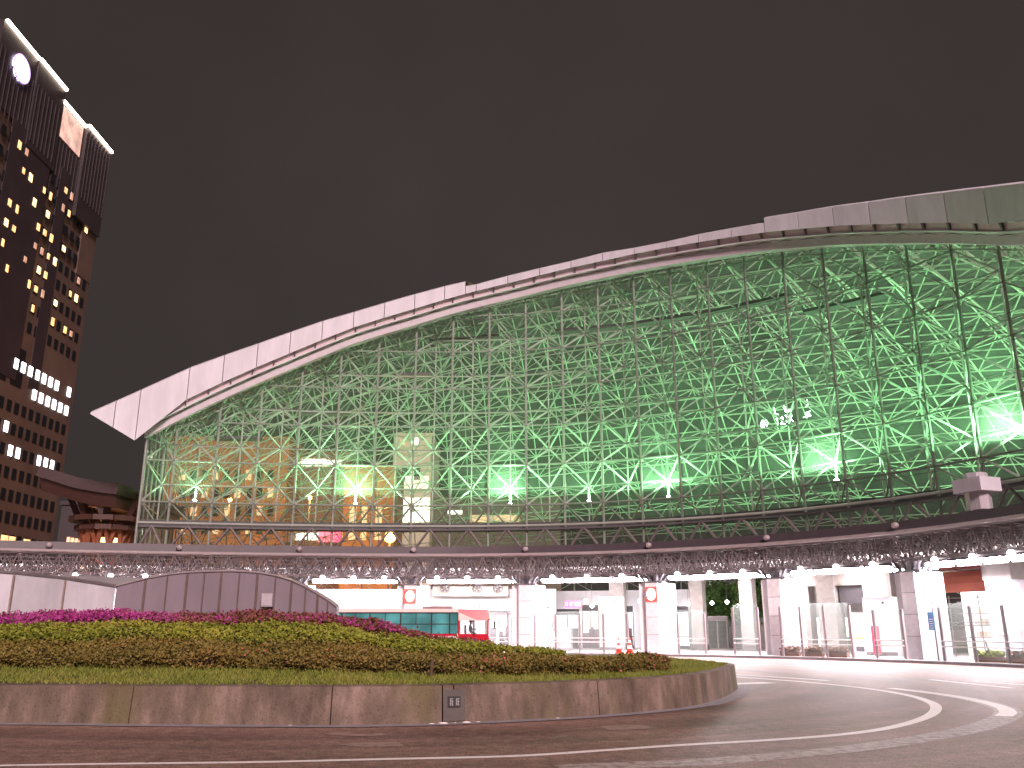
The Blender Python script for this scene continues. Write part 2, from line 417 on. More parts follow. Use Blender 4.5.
for a, b in zip(jl[:-1], jl[1:]):
    a2, b2 = a+.012, b-.012; m = MB(); st = frange(a2, b2, .35)
    for u, v in zip(st[:-1], st[1:]):
        def q(l, d, z): x, y = off_arr(l, d); return (float(x), float(y), z)
        m.hexa([q(u,0,-.02), q(v,0,-.02), q(v,.34,-.02), q(u,.34,-.02), q(u,.06,WALLH-.02), q(v,.06,WALLH-.02), q(v,.34,WALLH), q(u,.34,WALLH)])
    m.build('wall_panel', M['stain'], w)
# pale lime crust at the foot of the wall
cr = MB()
for px, r in ((431,.07),(437,.11),(445,.05),(455,.05),(470,.10),(476,.06),(556,.06),(290,.05)):
    x, y = off_arr(lpx(px), -.05); cr.ball((float(x), float(y), .01), r*.62, 8, 5, (1.5,.7,.45))
cr.build('lime_crust', M['reflw'], w)
# gutter stone round the wall
gm = MB(); st = frange(0, TOT, .4)
L1 = []; L2 = []
for l in st:
    x, y = off_arr(l, -.30 if l < lpx(700) else -.42); L1.append((float(x), float(y), .012))
    x, y = off_arr(l, .02); L2.append((float(x), float(y), .02))
gm.strip(L1, L2); T(gm.build('gutter_stone', M['kerb']), kind='structure')
# inspection plate with two small white characters
lp = lpx(449); x, y = off_arr(lp, -.012); nrm = Vector((float(np.interp(lp,_fl,_nx)), float(np.interp(lp,_fl,_ny)), 0)); az = math.atan2(-nrm.x, nrm.y)
ip = empty('inspection_plate', (float(x), float(y), .05), az, 'dark grey plate with small white characters set in the island wall', 'plate')
m = MB(); m.hexa([(-.22,0,.0),(.22,0,.0),(.22,.03,0),(-.22,.03,0),(-.22,.055,.56),(.22,.055,.56),(.22,.085,.56),(-.22,.085,.56)]); m.build('plate', mat('plate_grey', (.09,.075,.07), .6), ip, True)
m = MB(); m.hexa([(-.13,.012,.24),(.13,.012,.24),(.13,.03,.24),(-.13,.03,.24),(-.13,.03,.44),(.13,.03,.44),(.13,.06,.44),(-.13,.06,.44)]); m.build('name_plate', M['black'], ip, True)
m = MB()
for gx in (-.06,.06):
    for k, zz in enumerate((.285,.315,.345,.375,.40)):
        m.box((gx+(.0 if k % 2 else .008), .014+.011*(zz-.24)/.2*1.2, zz), (.07-.02*(k % 2), .012, .011))
    m.box((gx-.02,.016,.345), (.012,.014,.12)); m.box((gx+.022,.016,.33), (.012,.014,.10))
m.build('lettering', mat('plate_letters', (.34,.35,.38), .5), ip, True)

# planting bed soil sheet
m = MB(); ls = frange(0, TOT, 1.0); lr = frange(0, FL[tip_i-8], 1.0)
for fn_, LS, ds in ((off_arr, ls, [.3,1.2,2.4,3.4]), (off_row, lr, [2.6,4,6,8,9.6,12,15])):
    for d0, d1 in zip(ds[:-1], ds[1:]):
        Ap = []; Bp = []
        for l in LS:
            for d_, O_ in ((d0, Ap), (d1, Bp)):
                x, y = fn_(l, d_); zz = float(bank(min(d_, 9.6), l))-(.16 if fn_ is off_row else 0)-max(0, d_-9.6)*.22; O_.append((float(x), float(y), zz))
        m.strip(Ap, Bp)
T(m.build('planting_bed', M['soil']), kind='structure')
# grass
def blades(l0, l1, d0, d1, n, h0, h1, w):
    l = rng.uniform(l0, l1, n); d = rng.uniform(d0, d1, n); x, y = off_arr(l, d); z = bank(d, l)
    h = rng.uniform(h0, h1, n)*(0.75+.5*np.sin(l*1.7+d*2.)**2*rng.uniform(.3,1,n)); a = rng.uniform(0, 2*np.pi, n); ln = rng.normal(0, .45, (n,2))*h[:,None]
    V = np.zeros((n,3,3)); V[:,0] = np.stack([x-w*np.cos(a), y-w*np.sin(a), z], 1); V[:,1] = np.stack([x+w*np.cos(a), y+w*np.sin(a), z], 1)
    V[:,2] = np.stack([x+ln[:,0], y+ln[:,1], z+h], 1); return V
M['grass'] = leafmat('grass_blades', [(.08,.11,.018),(.17,.21,.034),(.24,.25,.05),(.27,.23,.07)], 8)
V = np.concatenate([blades(10, TOT, .3, 2.05, 68000, .04, .11, .011), blades(10, TOT, 1.4, 2.0, 5000, .10, .18, .012), blades(TOT*.72, TOT, 2.5, 8., 26000, .06, .14, .014)])
T(quads_mesh('grass', V, M['grass'], None, 3), kind='stuff')

# hedges: rows that follow the island edge. leaf quads over a dark twig core
def hedge(name, label, l0, l1, d0, d1, h, n, size, lm, flowers=None, hv=.038, cat='hedge'):
    xm, ym = off_row((l0+l1)/2, d0); root = empty(name, (float(xm), float(ym), float(bank(d0,(l0+l1)/2))), label=label, cat=cat)
    def top(l, d): return bank(d,l)+h+hv*np.sin(l*1.3+d)+hv*.7*np.sin(l*3.1+1.7*d)+hv*.5*np.sin(l*7.3)
    core = MB(); ls = frange(l0, l1, .3)
    def q(l, d, dz, full=False):
        x, y = off_row(l, d); z = float(top(l, d))-.24 if full else float(bank(d,l))+dz; return (float(x), float(y), z)
    for a, b in zip(ls[:-1], ls[1:]):
        core.hexa([q(a,d0+.16,0),q(b,d0+.16,0),q(b,d1-.16,0),q(a,d1-.16,0),q(a,d0+.22,0,1),q(b,d0+.22,0,1),q(b,d1-.2,0,1),q(a,d1-.2,0,1)])
    core.build('twigs', M['twig'], root)
    n1 = int(n*.62); n2 = n-n1
    def endtaper(l): return np.clip(np.minimum(l-l0, l1-l)/.35, .0, 1)
    # top
    l = rng.uniform(l0, l1, n1); d = d0+(d1-d0)*rng.uniform(0,1,n1); x, y = off_row(l, d); rr = np.clip(np.minimum(d-d0, d1-d)/.25, 0, 1)
    z = top(l, d)-.10*(1-rr)**2-.02-rng.uniform(0,.10,n1)+rng.exponential(.018,n1)
    # front
    l2 = rng.uniform(l0, l1, n2); f = rng.uniform(0.02, 1, n2); d2 = d0+.13*(1-f)**1.5+.06*f**4+rng.uniform(-.02,.13,n2)+.05*np.sin(l2*4+f*5); x2, y2 = off_row(l2, d2); z2 = bank(d2,l2)+f*(top(l2, d2)-bank(d2,l2)-.02)
    # end cap
    n3 = int(n*.05); l3 = np.full(n3, l1)+rng.normal(0,.06,n3); d3 = rng.uniform(d0, d1, n3); x3, y3 = off_row(l3, d3); z3 = bank(d3,l3)+rng.uniform(.02,1,n3)*(top(l3,d3)-bank(d3,l3))
    X = np.concatenate([x, x2, x3]); Yv = np.concatenate([y, y2, y3]); Z = np.concatenate([z, z2, z3])
    def leafq(X, Yv, Z, size):
        n = len(X); a = rng.normal(size=(n,3)); a[:,2] *= .6; a /= np.linalg.norm(a, axis=1)[:,None]
        b = np.cross(a, rng.normal(size=(n,3))); b /= np.linalg.norm(b, axis=1)[:,None]
        s = size*rng.uniform(.6, 1.4, n)[:,None]; c = np.stack([X,Yv,Z],1)
        return np.stack([c-a*s*.55-b*s*.1, c+b*s*.38, c+a*s*.6, c-b*s*.38], 1)
    quads_mesh('foliage', leafq(X, Yv, Z, size), lm, root)
    if flowers:
        fn, dens, fm = flowers
        l = rng.uniform(l0, l1, fn*3); d = d0+(d1-d0)*rng.uniform(0,1,fn*3)**1.4; keep = rng.uniform(size=fn*3) < dens(l, d); l, d = l[keep], d[keep]
        x, y = off_row(l, d); fr = rng.uniform(size=len(l)); z = np.where(fr < .6, top(l, d)+.01+rng.uniform(-.02,.03,len(l)), top(l,d)-rng.uniform(0,h*.8,len(l)))
        d2 = np.where(fr < .6, d, d0-.03); x, y = off_row(l, d2)
        T(quads_mesh('flowers', np.concatenate([leafq(x, y, z, size*.85), leafq(x, y, z, size*.85)]), fm, root), kind='stuff')
    return root
M['twig'] = mat('twigs', (.022,.018,.010), .95)
M['leaf_b'] = leafmat('bronze_leaves', [(.065,.055,.017),(.16,.13,.032),(.22,.165,.04),(.22,.12,.045)], 6)
M['leaf_g'] = leafmat('green_leaves', [(.07,.095,.013),(.17,.20,.023),(.27,.28,.04),(.34,.30,.05)], 5)
M['leaf_a'] = leafmat('azalea_leaves', [(.07,.04,.022),(.16,.075,.04),(.23,.08,.06),(.30,.09,.10)], 6)
M['fl_m'] = leafmat('magenta_flowers', [(.26,.02,.13),(.40,.04,.24),(.50,.08,.33),(.50,.14,.32)], 12)
M['fl_p'] = leafmat('salmon_flowers', [(.45,.08,.10),(.6,.12,.16),(.65,.2,.25)], 12)
tail = FL[tip_i-8] if tip_i-8 < len(FL) else TOT
def Lat(px, d):   # outline length whose inward offset d projects to column px
    best, bl = 1e9, 0
    for l in np.arange(5, FL[tip_i-8], .1):
        x, y = off_row(l, d); e = abs(proj((float(x), float(y), float(bank(d,l))+.3))[0]-px)
        if e < best: best, bl = e, l
    return bl
hedge('hedge', 'clipped bronze green hedge nearest the grass, with a few salmon flowers', 12, Lat(656,2.8), 1.75, 4.3, .37, 62000, .055, M['leaf_b'],
      (700, lambda l, d: (.25*(np.sin(l*1.1)>.6)+.02)*(l > Lat(250,3)), M['fl_p']))
hedge('hedge', 'bright green middle hedge row between the azaleas and the bronze hedge', 12, Lat(556,5), 4.0, 6.5, .50, 46000, .065, M['leaf_g'])
hedge('azalea_hedge', 'row of magenta flowering azaleas at the back of the traffic island', 12, Lat(490,7.6), 7.0, 9.0, .50, 36000, .07, M['leaf_a'],
      (9000, lambda l, d: np.where(l < Lat(190,8), .66, .09)*(.35+.65*(np.sin(l*2.1)+np.sin(l*.83+1)>-.3))*(.6+.4*(d<8)), M['fl_m']), cat='flowering hedge')
# low plants and a stake on the lawn
x, y = off_arr(Lat(444,1.2), 1.3)
T(MB().tube((float(x),float(y),.8),(float(x)+.02,float(y)+.02,1.14),.035,8).build('wooden_stake', mat('stake_wood',(.10,.06,.04),.8)), 'short dark wooden stake standing in the island grass', 'stake')

# ------------------------------------------------------------------ walls on the island
def wall_run(root, pts, tops, bots, th, mt, seam_at, name):
    """pts: plan points; panels between consecutive points; root empty"""
    for i in range(len(pts)-1):
        a, b = Vector(pts[i]), Vector(pts[i+1]); d = (b-a).normalized(); n = Vector((-d.y, d.x, 0)); g = d*.012
        a2, b2 = a+g, b-g
        m = MB(); m.hexa([(a2.x,a2.y,bots[i]),(b2.x,b2.y,bots[i+1]),(b2.x+n.x*th,b2.y+n.y*th,bots[i+1]),(a2.x+n.x*th,a2.y+n.y*th,bots[i]),
                          (a2.x,a2.y,tops[i]),(b2.x,b2.y,tops[i+1]),(b2.x+n.x*th,b2.y+n.y*th,tops[i+1]),(a2.x+n.x*th,a2.y+n.y*th,tops[i])])
        m.build(name, mt, root)
tl = [(-75,565,30.5),(15,572.5,32.2),(66,578,34.0),(116,586,35.6)]
tp = [dp(*t) for t in tl]
lw = empty('concrete_wall', (tp[2].x, tp[2].y, .6), label='pale concrete wall of flat panels behind the azaleas at far left', cat='wall')
wall_run(lw, [(p.x,p.y,0) for p in tp], [p.z for p in tp], [.5]*4, .35, M['concw'], 0, 'panel')
m = MB()
for p in tp[1:3]:
    m.box((p.x, p.y-.03, (p.z+.5)/2-.05), (.07,.05,p.z-.6))
m.build('stained_joint', mat('rust_stain', (.26,.19,.17), .8), lw)
m = MB(); m.strip([(p.x,p.y-.06,p.z+.03) for p in tp], [(p.x,p.y+.5,p.z+.05) for p in tp]); m.strip([(p.x,p.y-.06,p.z-.05) for p in tp], [(p.x,p.y-.06,p.z+.03) for p in tp]); m.build('coping', M['steel'], lw)
ar = [(116.5,586,35.62),(146,578.5,35.4),(168,574.5,35.3),(188,572.2,35.2),(205,571.5,35.1),(222,571,35.0),(240,571.2,34.9),(258,572.5,34.8),(276,575.5,34.7),(292,580.5,34.6),(306,587,34.5),(318,594,34.4),(328,600,34.35),(337,607,34.3)]
ap = [dp(*t) for t in ar]
aw = empty('arched_wall', (ap[6].x, ap[6].y, .6), label='mauve grey panelled wall with a long curved top behind the azaleas', cat='wall')
wall_run(aw, [(p.x,p.y,0) for p in ap], [p.z for p in ap], [.5]*len(ap), .3, M['concg'], 0, 'panel')
m = MB()
for i, p in enumerate(ap[1:-1]):
    m.box((p.x, p.y-.02, (p.z+.5)/2-.03), (.05 if i % 2 else .09,.05,p.z-.54))
m.build('joint_strip', mat('joint_rust', (.13,.09,.08), .8), aw)
m = MB(); m.strip([(p.x,p.y-.05,p.z+.04) for p in ap], [(p.x,p.y+.6,p.z+.05) for p in ap]); m.strip([(p.x,p.y-.05,p.z-.02) for p in ap], [(p.x,p.y-.05,p.z+.04) for p in ap]); m.build('coping', M['lipl'], aw)
# sloping metal roof of the stair between both walls
a, b, c, d = dp(12,573.4,33.2), dp(117,586,36), dp(152,578,38), dp(62,576.5,44)
m = MB(); up = Vector((0,0,.12)); m.hexa([a-up, b-up, c-up, d-up, a, b, c, d])
T(m.build('stair_roof', mat('zinc_sheet', (.26,.24,.25), .4, var=.15, scale=.8)), 'sloping grey metal roof between the pale and the mauve walls', 'roof')
# meter box on the arched wall
bp_ = dp(267, 600, 34.45)
eb = empty('meter_box', (bp_.x, bp_.y, bp_.z-.25), label='small grey electrical box mounted on the mauve arched wall', cat='electrical box')
MB().box((bp_.x,bp_.y+.06,bp_.z),(.42,.2,.5)).build('casing', mat('box_grey', (.42,.38,.43), .5), eb)
MB().box((bp_.x-.02,bp_.y-.05,bp_.z),(.34,.03,.42)).build('door', mat('box_door', (.47,.43,.48), .45), eb)
MB().tube((bp_.x+.12,bp_.y+.1,bp_.z-.25),(bp_.x+.12,bp_.y+.1,.9),.025,6).build('conduit', M['steel'], eb)

# ------------------------------------------------------------------ the glass dome
OW = 5.0
s526, _ = hit(526.5, 500, OW); a526 = arc_of_s(s526, OW)
BAY = 3.05; RH = 3.2; Z0 = 11.1
sL, _ = hit(143, 480, OW)
nL = int((a526-arc_of_s(sL, OW))/BAY); nR = int((arc_of_s(44, OW)-a526)/BAY)
cols = [s_of_arc(a526+BAY*i, OW) for i in range(-nL, nR+1)]
cols = [sL]+cols if cols[0]-sL > .6 else cols
NC = len(cols)
bot_px = [(150,433),(200,407),(260,380),(353,341),(471,306),(560,284),(640,267),(700,257),(760,248),(840,241.5),(930,240),(985,242),(1024,246)]
bs = []; bz = []
for x, y in bot_px:
    s, p = hit(x, y, 4.0); bs.append(s); bz.append(p.z)
bs.append(45); bz.append(bz[-1]-2.0*(45-bs[-2])/10)
bs = [bs[0]-4]+bs; bz = [bz[0]-4*(bz[1]-bz[0])/(bs[2]-bs[1])]+bz
bsA, bzA = np.array(bs), np.array(bz)
# smooth the measured edge
_sg = np.linspace(bsA[0], bsA[-1], 200); _zg = np.interp(_sg, bsA, bzA)
for _ in range(30): _zg[1:-1] = (_zg[:-2]+2*_zg[1:-1]+_zg[2:])/4
def zb(s): return float(np.interp(s, _sg, _zg))
top_px = [(90,413),(197,365),(314,324),(400,298.5),(463.5,281.5),(467,287),(520,272.5),(600,253.5),(712,231),(761.5,224),(764,217.3),(830,207),(896,198),(960,190),(1024,183)]
ts = []; tz = []
OT = 3.6
for x, y in top_px:
    s, p = hit(x, y, OT); ts.append(s); tz.append(p.z)
ts.append(45); tz.append(tz[-1]-.25*(45-ts[-2]))
def zt(s): return float(np.interp(s, ts, tz))
sT = ts[0]; s135, p135 = hit(135, 440, 3.6)
print('roof z', [round(z,1) for z in bz], [round(z,1) for z in tz], 'NC', NC)
c0 = P(cols[NC//2], OW)
dome = empty('glass_dome', (c0.x, c0.y, .15), label='huge green lit glass dome on a white tubular space frame above the bus canopy', cat='dome')
ZG = 7.55
# mullions, one part each
for s in cols:
    p = P(s, OW); MB().tube((p.x,p.y,ZG-.4),(p.x,p.y,zb(s)+.2),.10,6).build('mullion', M['steelg'], dome)
rows = [Z0+RH*j for j in range(7)]
fn = {}
for j, z in enumerate(rows):
    m = MB(); k = 0
    for i in range(NC):
        if z < zb(cols[i]): fn[i, j] = P(cols[i], OW, z)
        if i and (i, j) in fn and (i-1, j) in fn: m.tube(fn[i-1, j], fn[i, j], .075, 5); k += 1
    if k: m.build('transom', M['steelg'], dome)
# back layer and braces
OB = OW+1.8; bn = {}
for i in range(NC-1):
    sm = (cols[i]+cols[i+1])/2
    for j in range(-1, 7):
        z = Z0+RH*(j+.5)
        if z < zb(sm)-.4: bn[i, j] = P(sm, OB, z)
mb = MB(); mh = MB(); mn = MB()
for (i, j), p in bn.items():
    for q in ((i,j),(i+1,j),(i,j+1),(i+1,j+1)):
        if q in fn: mb.tube(p, fn[q], .075, 4)
        elif q[1] > j:
            e = P(cols[q[0]], OW, zb(cols[q[0]])); mb.tube(p, e, .055, 4)
    if (i+1, j) in bn: mh.tube(p, bn[i+1, j], .07, 4)
    if (i, j+1) in bn: mh.tube(p, bn[i, j+1], .07, 4)
    mn.ball(p, .13, 6, 4)
for p in fn.values(): mn.ball(p, .12, 6, 4)
M['brace'] = mat('white_tube', (.46,.47,.45), .4, var=.15, scale=.6)
mb.build('diagonal_braces', M['brace'], dome); mh.build('inner_chords', M['brace'], dome); T(mn.build('joints', M['steel'], dome), kind='stuff')
# gallery rail and the W-shaped truss under it
zr = 9.45; m = MB(); m2 = MB(); m3 = MB()
for i in range(NC-1):
    a, b = cols[i], cols[i+1]; c = (a+b)/2
    m.hexa([P(a,OW-.35,zr-.32),P(b,OW-.35,zr-.32),P(b,OW+.9,zr-.32),P(a,OW+.9,zr-.32),P(a,OW-.35,zr-.2),P(b,OW-.35,zr-.2),P(b,OW+.9,zr-.2),P(a,OW+.9,zr-.2)])
    m.hexa([P(a,OW+.5,zr-.2),P(b,OW+.5,zr-.2),P(b,OW+.6,zr-.2),P(a,OW+.6,zr-.2),P(a,OW+.5,zr+.35),P(b,OW+.5,zr+.35),P(b,OW+.6,zr+.35),P(a,OW+.6,zr+.35)])
    m2.tube(P(a,OW-.4,zr), P(b,OW-.4,zr), .10, 6)
    m3.tube(P(a,OW-.1,ZG-.3), P(c,OW-.3,zr-.2), .10, 5); m3.tube(P(c,OW-.3,zr-.2), P(b,OW-.1,ZG-.3), .10, 5)
m.build('gallery', M['steeld'], dome); m2.build('gallery_tube', M['steelg'], dome); m3.build('lower_truss', M['steel'], dome)
# glass skin, one pane field per bay
for i in range(NC-1):
    a, b = cols[i], cols[i+1]; a2, b2 = a+.02, b-.02
    MB().add([P(a2,OW-.14,ZG-.3),P(b2,OW-.14,ZG-.3),P(b2,OW-.14,zb(b2)+.1),P(a2,OW-.14,zb(a2)+.1)], [(0,1,2,3)]).build('glass_pane', M['gl'], dome)
# thin horizontal glazing joints at half cells
for z in [ZG+1.6*k for k in range(1, 14)]:
    m = MB()
    for i in range(NC-1):
        a, b = cols[i], cols[i+1]
        if z < min(zb(a), zb(b)): m.tube(P(a,OW-.16,z), P(b,OW-.16,z), .022, 4)
    if m.n: m.build('glazing_bar', M['steeld'], dome)
# roof edge
m_low = MB(); m_rail = MB(); m_gut = MB(); m_br = MB(); m_cap = MB(); m_line = MB()
edge = frange(s135+.5, 44.9, .75)
for a, b in zip(edge[:-1], edge[1:]):
    za, zb_ = zb(a), zb(b)
    m_low.hexa([P(a,4.2,za-.1),P(b,4.2,zb_-.1),P(b,4.9,zb_-.05),P(a,4.9,za-.05),P(a,4.15,za+.60),P(b,4.15,zb_+.60),P(b,4.6,zb_+.66),P(a,4.6,za+.66)])
    m_rail.tube(P(a,3.88,za+.64), P(b,3.88,zb_+.64), .07, 6)
    m_gut.hexa([P(a,3.95,za+.61),P(b,3.95,zb_+.61),P(b,4.6,zb_+.67),P(a,4.6,za+.67),P(a,3.9,za+1.2),P(b,3.9,zb_+1.2),P(b,4.6,zb_+1.2),P(a,4.6,za+1.2)])
    m_cap.add([P(a,OT+.3,zt(a)+.22),P(b,OT+.3,zt(b)+.22),P(b,6.5,zb_+2.4),P(a,6.5,za+2.4)], [(0,1,2,3)])
m_low.build('eaves_edge', mat('eaves_edge_paint', (.50,.44,.50), .5, var=.1), dome); m_rail.build('eaves_rail', M['fascia'], dome); m_gut.build('gutter', M['gutter'], dome)
m_cap.build('roof_edge_sheet', M['steel'], dome)
ec = frange(s135+1.6, 44, 1.53)
for s in ec:
    MB().hexa([P(s-.05,3.80,zb(s)+.75),P(s+.05,3.80,zb(s)+.75),P(s+.05,4.1,zb(s)+.75),P(s-.05,4.1,zb(s)+.75),P(s-.05,3.62,zb(s)+1.18),P(s+.05,3.62,zb(s)+1.18),P(s+.05,4.0,zb(s)+1.18),P(s-.05,4.0,zb(s)+1.18)]).build('eaves_bracket', M['steeld'], dome)
    # scalloped dark brackets below the rail
    m_line.add([P(s-.75,4.12,zb(s-.75)+.40),P(s,4.11,zb(s)+.58),P(s+.75,4.12,zb(s+.75)+.40),P(s,4.11,zb(s)+.51)], [(0,3,2,1)])
m_line.build('scallop_trim', M['steeld'], dome)
# fascia panels (white), each a part, with the two steps of the upper edge
pan = [sT]+[s for s in frange(sT+1.6, 44.5, 2.45)]
steps = [ts[5]-.12, ts[10]-.05]
pan = sorted([p_ for p_ in pan if abs(p_-s135) > 1.0]+[s135]+steps)
for a, b in zip(pan[:-1], pan[1:]):
    if b-a < .2: continue
    a2, b2 = a+.025, b-.025
    def low(s):
        if s < s135:
            t = (s-sT)/(s135-sT); return (OT+(3.6-OT)*t, tz[0]-.05+(p135.z-tz[0])*t)
        return (3.6, zb(s)+1.12 if s > s135+1.5 else p135.z+(zb(s)+1.12-p135.z)*max(0, s-s135)/1.5)
    def up(s, side):
        q = s
        for st_ in steps:
            if abs(s-st_) < .2: q = st_-.25 if side < 0 else st_+.25
        return zt(q)
    oa, la = low(a2); ob, lb = low(b2); ua, ub = up(a2, 1), up(b2, -1)
    m = MB(); m.hexa([P(a2,oa,la),P(b2,ob,lb),P(b2,ob+.35,lb+.12),P(a2,oa+.35,la+.12),P(a2,OT,ua),P(b2,OT,ub),P(b2,OT+.35,ub+.2),P(a2,OT+.35,ua+.2)])
    m.build('fascia_panel', M['fascia'], dome)
# roof shell: glass, with double-layer frame underneath
DEP = 34.5
def shell(s, d, dz=0.): 
    return P(s, 4.6+d, (zb(s)+1.9)*(1-(d/42.)**2)+dz)
sh = cols
dd = [DEP*k/16 for k in range(17)]
m = MB()
for i in range(NC-1):
    m.strip([shell(sh[i], d) for d in dd], [shell(sh[i+1], d) for d in dd])
m.build('roof_glass', M['glr'], dome, smooth=True)
mt_ = MB(); ml = MB(); md = MB(); tn = {}; ln_ = {}
for i in range(NC):
    for k, d in enumerate(dd): tn[i, k] = shell(sh[i], d, -.15)
for i in range(NC-1):
    for k in range(len(dd)-1): ln_[i, k] = shell((sh[i]+sh[i+1])/2, (dd[k]+dd[k+1])/2, -2.1)
for (i, k), p in tn.items():
    if (i+1, k) in tn: mt_.tube(p, tn[i+1, k], .06, 4, caps=False)
    if (i, k+1) in tn: mt_.tube(p, tn[i, k+1], .06, 4, caps=False)
for (i, k), p in ln_.items():
    if (i+1, k) in ln_: ml.tube(p, ln_[i+1, k], .062, 4, caps=False)
    if (i, k+1) in ln_: ml.tube(p, ln_[i, k+1], .062, 4, caps=False)
    for q in ((i,k),(i+1,k),(i,k+1),(i+1,k+1)): md.tube(p, tn[q], .052, 4, caps=False)
M['rooft'] = mat('roof_tube_paint', (.40,.41,.37), .4, var=.15, scale=.6)
mt_.build('roof_upper_chords', M['rooft'], dome); ml.build('roof_lower_chords', M['rooft'], dome); md.build('roof_braces', M['rooft'], dome)
# far wall lattice and glass
mf = MB(); mg = MB(); far = {}
for i in range(NC):
    e = shell(sh[i], DEP); mf.tube((e.x,e.y,.1), e, .09, 5)
    for j in range(9):
        z = .5+RH*j
        if z < e.z-.3: far[i, j] = Vector((e.x, e.y, z))
for (i, j), p in far.items():
    if (i+1, j) in far: mf.tube(p, far[i+1, j], .06, 4)
    if (i+1, j+1) in far: mf.tube(p, far[i+1, j+1], .05, 4)
    if (i-1, j+1) in far: mf.tube(p, far[i-1, j+1], .05, 4)
for i in range(NC-1):
    a, b = shell(sh[i], DEP+.15), shell(sh[i+1], DEP+.15); mg.add([(a.x,a.y,.2),(b.x,b.y,.2),b,a], [(0,1,2,3)])
mf.build('far_wall_frame', M['steelg'], dome); mg.build('far_wall_glass', M['gl'], dome)
# left end wall
m = MB(); g = MB()
for k in range(len(dd)-1):
    a, b = shell(sL, dd[k]), shell(sL, dd[k+1]); m.tube((a.x,a.y,7.2), a, .08, 5)
    g.add([(a.x-.1,a.y,7.2),(b.x-.1,b.y,7.2),b,a], [(0,1,2,3)])
    for z in rows:
        if z < min(a.z, b.z): m.tube((a.x,a.y,z),(b.x,b.y,z),.05,4)
m.build('end_wall_frame', M['steelg'], dome); g.build('end_wall_glass', M['gl'], dome)
# maintenance catwalk slung behind the glass
m = MB()
for pts in ([(556,333),(790,297)], [(806,314),(890,295)], [(396,376.5),(440,376.5)], [(430,343),(500,338)], [(300,415),(350,415)], [(215,440),(262,440)]):
    (sa, pa), (sb, pb) = [hit(x, y, OB+1.2) for x, y in pts]
    run = frange(sa, sb, 1.6)
    for u, v in zip(run[:-1], run[1:]):
        zu = pa.z+(pb.z-pa.z)*(u-sa)/(sb-sa); zv = pa.z+(pb.z-pa.z)*(v-sa)/(sb-sa); o1, o2 = OB+.7, OB+1.7
        m.hexa([P(u,o1,zu),P(v,o1,zv),P(v,o2,zv),P(u,o2,zu),P(u,o1,zu+.22),P(v,o1,zv+.22),P(v,o2,zv+.22),P(u,o2,zu+.22)])
        m.tube(P(u,o1,zu+.2),P(u,o1,zu+1.2),.03,4); m.tube(P(u,o1,zu+1.2),P(v,o1,zv+1.2),.03,4); m.tube(P(u,o1,zu+.7),P(v,o1,zv+.7),.02,4)
m.build('catwalk', M['steeld'], dome)

# green floodlights standing on the gallery
GREEN = (.36,1.,.42)
M['flood'] = emis('green_lens', (.55,1.,.62), 110.)
flood_px = [(200,500),(355,492),(512,500),(672,494),(833,478),(1006,420),(585,505)]
fl_labels = ['at the dark far left end of the glass','above the red neon signs','under the middle of the glass wall','right of the middle of the glass wall','between the middle and the vent box','above the white vent box at far right','small and dim, right of the middle flood']
def floodlight(p, lab, power, aim):
    f = empty('floodlight', p, label=lab, cat='floodlight', group='green floodlights along the glass wall')
    MB().box((p.x,p.y,p.z+.02),(.3,.26,.2)).build('housing', M['steeld'], f)
    MB().box((p.x,p.y,p.z+.14),(.26,.22,.04)).build('lens', M['flood'], f)
    MB().box((p.x,p.y,p.z-.2),(.1,.1,.3)).build('bracket', M['steeld'], f)
    l = bpy.data.lights.new('flood_beam', 'SPOT'); l.spot_size = math.radians(178); l.spot_blend = .08; l.energy = power; l.color = GREEN; l.shadow_soft_size = .25
    lo = bpy.data.objects.new('flood_beam', l); COL.objects.link(lo); lo.location = (0,0,.45); lo.rotation_euler = (math.pi,0,0); lo.parent = f
for (x, y), lb in zip(flood_px, fl_labels):
    s, p = hit(x, y, OB-.15)
    ib, jb = min(bn, key=lambda k: (bn[k]-p-Vector((0,0,.9))).length)
    p = bn[ib, jb]+Vector((0,0,-1.35))-Nn(s)*.1
    floodlight(p, 'green floodlight '+lb, 900 if 'small' in lb else (900 if 'dark far left' in lb else (7000 if 'above the white' in lb else 5200)), None)
# unseen wide floods added deep in the hall to light the roof green
for i, (s, d, pw) in enumerate(((-12,16,300),(2,18,2300),(12,17,4300),(22,16,5600),(32,15,6200))):
    p = P(s, OW+d, 9.2)
    l = bpy.data.lights.new('hall_fill', 'SPOT'); l.energy = pw*2; l.color = GREEN; l.spot_size = math.radians(140); l.spot_blend = .5; l.shadow_soft_size = .5
    f = empty('hall_fill_light', (p.x,p.y,p.z), label='added green uplight deep inside the dome, %s' % ['leftmost near the orange lit buildings','second from the left end','under the middle of the roof','right of the middle','rightmost by the vent box'][i], cat='floodlight', group='added green uplights inside the hall')
    MB().lathe((p.x,p.y,p.z-.3),[(.25,0),(.3,.15),(.3,.3)],12).build('housing', M['steeld'], f)
    MB().tube((p.x,p.y,.15),(p.x,p.y,p.z-.3),.12,8).build('mast', M['steeld'], f)
    MB().lathe((p.x,p.y,p.z+.0),[(.24,0),(.24,.03)],12).build('lens', M['flood'], f)
    lo = bpy.data.objects.new('hall_fill_beam', l); COL.objects.link(lo); lo.location = (0,0,.2); lo.rotation_euler = (Nn(s)*.3+Vector((0,0,1))).to_track_quat('-Z','Y').to_euler(); lo.parent = f
